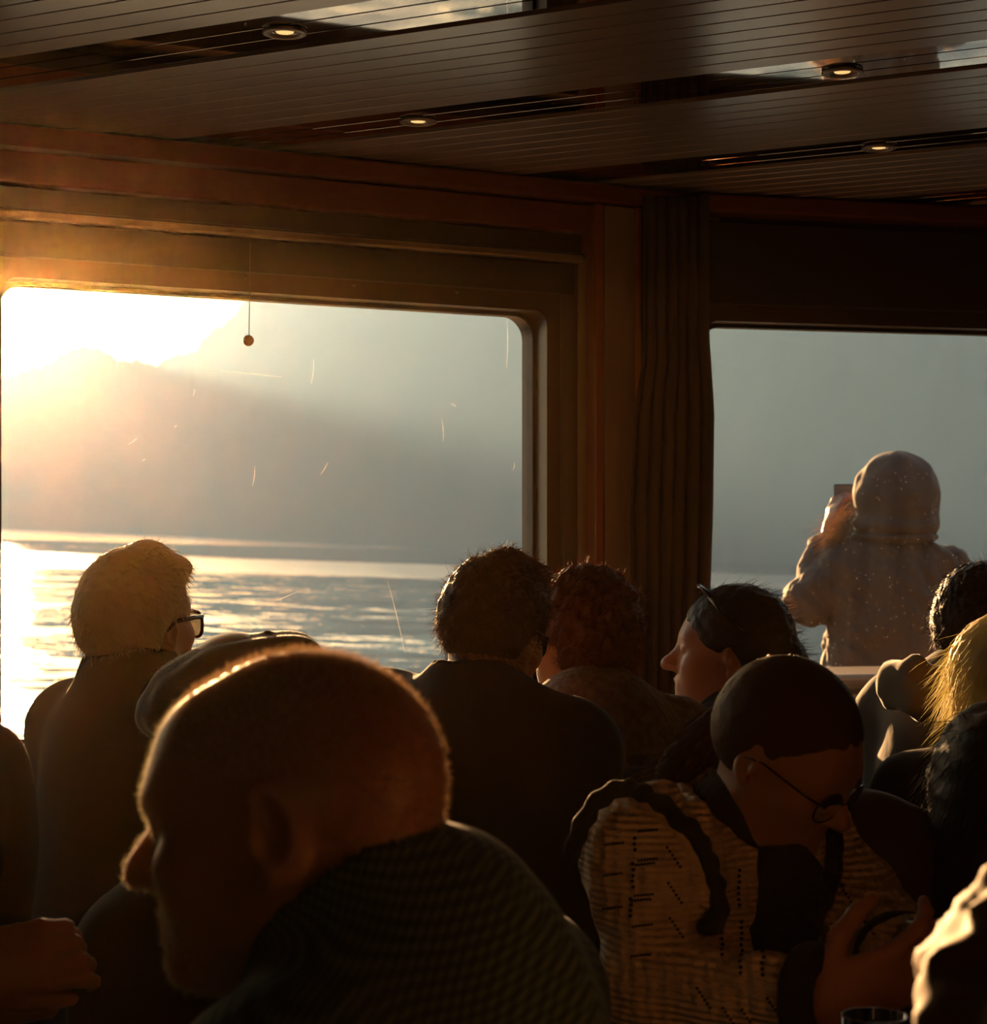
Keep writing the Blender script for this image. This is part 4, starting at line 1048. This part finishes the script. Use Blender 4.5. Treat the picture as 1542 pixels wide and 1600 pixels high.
S = SDF(); w = H.w
S.ell(w(0, -.02, .02), np.array([.132, .142, .142]), H.R, .03); S.ell(w(0, -.03, -.065), np.array([.134, .128, .05]), H.R, .02); S.ell(w(0, -.03, -.105), np.array([.128, .12, .022]), H.R, .006)
S.ell(w(0, .15, 0), np.array([.10, .12, .12]), H.R, .02, '-'); S.ell(w(0, .03, -.01), np.array([.10, .12, .12]), H.R, .01, '-'); S.wr(.007, .07, 24)
sdf_obj('hood', S, .007, M_hood, r8)
legs_obj('trousers', B, r8, M_jeans, stand=True, floor=-.06)
n_ = 420; P = W(1328, 815, 5.98)+rng.normal(size=(n_, 3))*np.array([.012, .015, .022])
tag(strands('loose_hair', P, np.array([[-.75, -.05, -.55]])+rng.normal(size=(n_, 3))*.22, rng.uniform(.06, .16, n_), .0006, mat('fair_hair', (.30, .19, .09), .5, transl=.4), r8, segs=5, wob=.14, bend=np.array([-.1, 0, -.15])), 'loose fair hair blown out of the hood', kind='stuff')
ph = empty('phone', tuple(W(1318, 785, 6.16))); tag(ph, 'phone held up by the hooded person outside', 'phone')
c = W(1320, 783, 6.16)
MB().box(c[0]-.036, c[0]+.036, c[1]-.004, c[1]+.004, c[2]-.055, c[2]+.055).build('case', M_black, ph, bevel=.006)
MB().box(c[0]-.033, c[0]+.033, c[1]-.0050, c[1]-.0042, c[2]-.050, c[2]+.050).build('screen', mat('phone_screen', (.10, .09, .08), .1, emit=((.55, .45, .36), .05)), ph)

# === man with dark hair and beige collared jacket, right ===========================================
H = Head(W(1530, 992, 3.85), -22, -6, 4, 1.02)
nk = W(1496, 1078, 3.80); B = Body(nk, (.91, 3.76, .50), -60, .175)
r9 = person('dark-haired man in beige coat with thick turned-down hood, right of the hooded figure', (B.p[0], B.p[1], 0))
S = SDF(); head_sdf(S, H, neck=nk); torso_sdf(S, B, -.004)
eL = B.sl+np.array([-.01, -.04, -.28]); wL = eL+B.fw*.2; eR = B.sr+np.array([.03, 0, -.27]); wR = eR+B.fw*.2
arm_sdf(S, B.sl, eL, wL); arm_sdf(S, B.sr, eR, wR); hand_sdf(S, wL, B.fw, (0, 0, -1), 1); hand_sdf(S, wR, B.fw, (0, 0, -1), -1)
sdf_obj('body', S, .006, M_skin, r9)
M_coat = mat('brown_canvas', (.08, .06, .04), .85, sheen=.06, bump=(30, .2, .008))
S = SDF(); torso_sdf(S, B, .026, sh=.058); arm_sdf(S, B.sl, eL, wL, .024); arm_sdf(S, B.sr, eR, wR, .024); S.wr(.007, .11, 25)
sdf_obj('coat', S, .008, M_coat, r9)
S = SDF()
S.cap(W(1398, 1062, 3.72), W(1432, 1054, 3.66), .036, .034, .03); S.cap(W(1432, 1056, 3.64), W(1490, 1076, 3.62), .030, .036, .015)
S.cap(W(1490, 1076, 3.62), W(1560, 1070, 3.66), .036, .034, .03); S.cap(W(1400, 1080, 3.70), W(1440, 1098, 3.64), .034, .03, .03)
S.cap(W(1440, 1098, 3.64), W(1520, 1100, 3.62), .030, .03, .03)
S.wr(.008, .06, 26)
sdf_obj('turned_down_hood', S, .007, mat('beige_lining', (.20, .16, .11), .9, sheen=.4), r9)
S = SDF(); ax = nrm(H.w(0, -.03, -.05)-B.n)
for i in range(5): S.cap(*[B.n+ax*(.02+.013*i)+v for v in (B.rt*.001, -B.rt*.001)], .072-.002*i, None, .006)
S.wr(.002, .012, 27)
sdf_obj('knit_collar', S, .005, mat('brown_rib', (.11, .085, .06), .95, sheen=.1), r9)
legs_obj('trousers', B, r9, M_jeans)
short_hair(H, r9, M_hdark, thick=.014, seed=41, nstr=3000, L=.026, low=-.07, rough=.004)

# === blonde woman at the right edge ================================================================
H = Head(W(1572, 1085, 3.3), -15, -6, -3, .98)
nk = W(1588, 1200, 3.3); B = Body(nk, (.90, 3.3, .46), -10, .165)
r10 = person('blonde woman at the right edge with sunlit hair', (B.p[0], B.p[1], 0))
S = SDF(); head_sdf(S, H, neck=nk, female=True); torso_sdf(S, B, -.004)
eL = B.sl+np.array([-.02, -.02, -.26]); wL = eL+B.fw*.2; eR = B.sr+np.array([.02, 0, -.26]); wR = eR+B.fw*.2
arm_sdf(S, B.sl, eL, wL); arm_sdf(S, B.sr, eR, wR); hand_sdf(S, wL, B.fw, (0, 0, -1), 1, sc=.9); hand_sdf(S, wR, B.fw, (0, 0, -1), -1, sc=.9)
sdf_obj('body', S, .007, M_skinf, r10)
S = SDF(); torso_sdf(S, B, .022, sh=.056); arm_sdf(S, B.sl, eL, wL, .022); arm_sdf(S, B.sr, eR, wR, .022); S.wr(.006, .12, 28)
sdf_obj('jacket', S, .010, M_j4, r10)
legs_obj('trousers', B, r10, M_jeans)
S = SDF(); w = H.w
S.ell(w(0, -.02, .04), np.array([.096, .115, .10]), H.R, .03); S.ell(w(0, -.06, -.07), np.array([.092, .06, .10]), H.R, .05); S.cap(w(-.06, -.06, -.10), w(-.095, -.05, -.15), .035, .01, .04)
S.ell(w(0, .125, -.02), np.array([.085, .085, .10]), H.R, .015, '-'); S.wr(.004, .02, 42)
ho = sdf_obj('hair', S, .005, M_hblond, r10); P, N = surf_points(ho, 3500, 13)
tag(strands('hair_strands', P-N*.003, N*.3+np.array([[0, 0, -1.]])+rng.normal(size=N.shape)*.25, rng.uniform(.05, .10, len(P)), .0004, M_hblond, ho, segs=4, wob=.1), kind='stuff')

# === person with long dark hair, right =============================================================
H = Head(W(1572, 1275, 2.35), -8, -8, 0, .98)
nk = W(1560, 1385, 2.35); B = Body(nk, (.60, 2.36, .42), -5, .17, dl=(.02, 0, .09))
r11 = person('person with long wavy black hair in front of the blonde woman', (B.p[0], B.p[1], 0))
S = SDF(); head_sdf(S, H, neck=nk, female=True); torso_sdf(S, B, -.004)
eL = B.sl+np.array([-.02, -.02, -.26]); wL = eL+B.fw*.2; eR = B.sr+np.array([.02, 0, -.26]); wR = eR+B.fw*.2
arm_sdf(S, B.sl, eL, wL); arm_sdf(S, B.sr, eR, wR); hand_sdf(S, wL, B.fw, (0, 0, -1), 1, sc=.9); hand_sdf(S, wR, B.fw, (0, 0, -1), -1, sc=.9)
sdf_obj('body', S, .007, M_skinf, r11)
S = SDF(); torso_sdf(S, B, .022, sh=.056); arm_sdf(S, B.sl, eL, wL, .022); arm_sdf(S, B.sr, eR, wR, .022); S.wr(.006, .12, 29)
sdf_obj('jacket', S, .010, mat('brown_fleece', (.06, .042, .028), .9, sheen=.1), r11)
legs_obj('trousers', B, r11, M_jeans)
S = SDF(); w = H.w
S.ell(w(0, -.02, .04), np.array([.095, .115, .102]), H.R, .03); S.ell(w(0, -.06, -.06), np.array([.095, .062, .10]), H.R, .05); S.ell(w(0, -.075, -.15), np.array([.10, .05, .10]), H.R, .05)
S.ell(w(0, .125, -.02), np.array([.085, .085, .10]), H.R, .015, '-'); S.wr(.006, .035, 43)
ho = sdf_obj('hair', S, .006, M_hblack, r11); P, N = surf_points(ho, 2600, 14)
tag(strands('hair_strands', P-N*.003, N*.4+np.array([[0, 0, -1.]])+rng.normal(size=N.shape)*.3, rng.uniform(.04, .08, len(P)), .0006, M_hdark, ho, segs=4, curl=.3), kind='stuff')

# === person in a tan jacket, close on the right ====================================================
H = Head(W(1930, 1110, 1.18), 15, -5, 0, 1.0)
nk = W(1900, 1400, 1.16); B = Body(nk, (.46, 1.16, .44), 12, .19)
r12 = person('person in a tan jacket close on the right, only the sunlit shoulder in view', (B.p[0], B.p[1], 0))
B.sl = W(1665, 1590, 1.16)
S = SDF(); head_sdf(S, H, neck=nk); torso_sdf(S, B, -.004)
eL = B.sl+np.array([-.035, .0, -.26]); wL = eL+B.fw*.2; eR = B.sr+np.array([.03, 0, -.26]); wR = eR+B.fw*.2
arm_sdf(S, B.sl, eL, wL); arm_sdf(S, B.sr, eR, wR); hand_sdf(S, wL, B.fw, (0, 0, -1), 1); hand_sdf(S, wR, B.fw, (0, 0, -1), -1)
sdf_obj('body', S, .007, M_skin, r12)
S = SDF(); torso_sdf(S, B, .026, sh=.06); arm_sdf(S, B.sl, eL, wL, .024); arm_sdf(S, B.sr, eR, wR, .024); S.wr(.010, .075, 30); S.wr(.010, .045, 34)
a, ax = collar(S, B, H, .08, .05); cut_collar(S, a, ax, .05, .08, .01)
sdf_obj('jacket', S, .006, mat('tan_jacket', (.21, .135, .066), .7, sheen=.06), r12)
legs_obj('trousers', B, r12, M_jeans)
short_hair(H, r12, M_hdark, seed=51, nstr=300, res=.006)

# === person at the left edge with joined hands =====================================================
H = Head(W(-215, 1010, 2.25), -40, -8, 0, 1.0)
nk = W(-170, 1150, 2.25); B = Body(nk, (-.72, 2.22, .48), -62, .19)
r13 = person('person in dark jacket cut off by the left edge, hands joined', (B.p[0], B.p[1], 0))
eR = W(30, 1450, 2.16); wR = W(-62, 1522, 1.98); eL = W(-150, 1560, 2.45); wL = W(-30, 1555, 2.10)
eR = W(-90, 1520, 2.02)
S = SDF(); head_sdf(S, H, neck=nk); torso_sdf(S, B, -.004)
arm_sdf(S, B.sl, eL, wL); arm_sdf(S, B.sr, eR, wR)
hand_sdf(S, wR, (.95, .12, .20), (.05, .9, -.35), -1, (38, 42, 46, 50), 8, sc=.98, spread=0, tang=14)
hand_sdf(S, W(-40, 1570, 2.06), (.9, .0, .16), (0, -.5, .85), -1, (40, 44, 46, 50), 10, sc=.95, spread=0, tang=20)
S.cap(wL, W(-40, 1570, 2.06), .027, None, .02)
sdf_obj('body', S, .0045, M_skin, r13)
S = SDF(); torso_sdf(S, B, .026, sh=.06); arm_sdf(S, B.sl, eL, eL+(wL-eL)*.85, .022); arm_sdf(S, B.sr, eR, eR+(wR-eR)*.7, .022); S.wr(.007, .13, 35)
S.ell(W(-20, 1330, 2.2), (.055, .09, .15), None, .06)
a, ax = collar(S, B, H, .08, .05); cut_collar(S, a, ax, .05, .08, .01)
sdf_obj('jacket', S, .008, mat('dark_brown_jacket', (.035, .026, .018), .9, spec=.12), r13)
legs_obj('trousers', B, r13, M_jeans)
short_hair(H, r13, M_hdark, seed=61, nstr=300, res=.006)
# ------------------------------------------------------------------ curtain
cur = empty('curtain', pA(sA(1055, .10), EYE-.9, .10)); tag(cur, 'dark grey-brown pleated curtain gathered beside the column', 'curtain')
xsL = [(300, 1004), (560, 1003), (640, 990), (800, 982), (1000, 984), (1400, 980)]; xsR = [(300, 1104), (520, 1104), (640, 1112), (800, 1110), (1000, 1103), (1400, 1100)]
nu, nv = 150, 40; V = []
for j in range(nv):
    y = 306+(1420-306)*j/(nv-1)
    l = np.interp(y, *zip(*xsL)); r_ = np.interp(y, *zip(*xsR)); am = .012+.010*j/(nv-1)
    for i in range(nu):
        u = i/(nu-1); x = l+(r_-l)*u
        ph_ = u*2*math.pi*6.5+.5*math.sin(j*.08+u*9)+.8*math.sin(u*5)
        d = 4.10+.07*u-am*math.cos(ph_)*(1+.35*math.sin(u*17+j*.05))
        V.append(W(x+4*math.sin(ph_)*0.6, y, d))
Fq = [[j*nu+i, j*nu+i+1, (j+1)*nu+i+1, (j+1)*nu+i] for j in range(nv-1) for i in range(nu-1)]
co = np_mesh('cloth', np.array(V), np.array(Fq), mat('curtain_cloth', (.075, .058, .045), .95, sheen=.05, bump=(200, .2, .003)), cur)
sm = co.modifiers.new('thickness', 'SOLIDIFY'); sm.thickness = .003
MB().tube([pA(sA(1006, .07), CEIL-.056, .07), pA(sA(1050, .05), CEIL-.056, .05), pB(.08, CEIL-.056, .05)], .005, 8).build('rail', M_rail, cur, True)
# corner filler behind the curtain, added to block a sun leak between the walls
cp_ = MB().prism([tuple(oA+aA*sA(1040)-nA*.0+nA*-.001), tuple(CORN+aB*.06+nB*-.001), tuple(CORN+aB*.06-nB*.13), tuple(CORN-nB*.13-nA*.06), tuple(oA+aA*sA(1040)-nA*.13)], 0, CEIL+.02)
tag(cp_.build('trim_10', M_wall), 'dark corner filler added behind the curtain to block a sun leak', 'trim', kind='structure')

# ------------------------------------------------------------------ furniture
def bench(poly, back=None, label='', seat=.44, bz=.9):
    b = empty('bench', (np.mean([p[0] for p in poly]), np.mean([p[1] for p in poly]), 0)); tag(b, label, 'bench')
    c = np.mean(poly, axis=0)
    MB().prism([tuple(c+(np.array(p)-c)*.88) for p in poly], .0, seat-.09).build('base', M_wall, b)
    MB().prism(poly, seat-.088, seat-.03).build('seat', M_leather, b, bevel=.025)
    if back: MB().prism(back, seat-.03, bz).build('backrest', M_leather, b, bevel=.03)
    return b
tb = empty('table', (.72, 1.85, 0)); tag(tb, 'dark wooden saloon table in front of the woman in the cream jumper', 'table')
MB().prism([(.30, 1.62), (.98, 1.62), (.98, 2.02), (.30, 2.02)], .71, .745).build('top', M_table, tb, bevel=.008)
MB().lathe((.66, 1.82, 0), [(.001, 0), (.2, 0), (.2, .02), (.04, .04), (.035, .6), (.06, .70), (.001, .705)], 20).build('pedestal', M_chrome, tb, True)
gp = W(1366, 1586, 1.74); gl_ = empty('tumbler', (gp[0], gp[1], .746)); tag(gl_, 'drinking glass on the dark table at the bottom right', 'glass')
MB().lathe((gp[0], gp[1], .746), [(.001, 0), (.026, 0), (.031, gp[2]-.746), (.0285, gp[2]-.746), (.024, .006), (.001, .006)], 24).build('tumbler_body', M_clear, gl_, True)
bk = MB()
bb = empty('bench', (.62, 2.62, 0)); tag(bb, 'dark leather bench back behind the woman in the cream jumper', 'bench')
MB().prism([(.42, 2.56), (1.05, 2.66), (1.04, 2.74), (.41, 2.64)], .30, .925).build('backrest', M_leather, bb, bevel=.03)
MB().prism([(.40, 2.57), (1.06, 2.67), (1.05, 2.735), (.39, 2.645)], 0, .30).build('base', M_wall, bb)
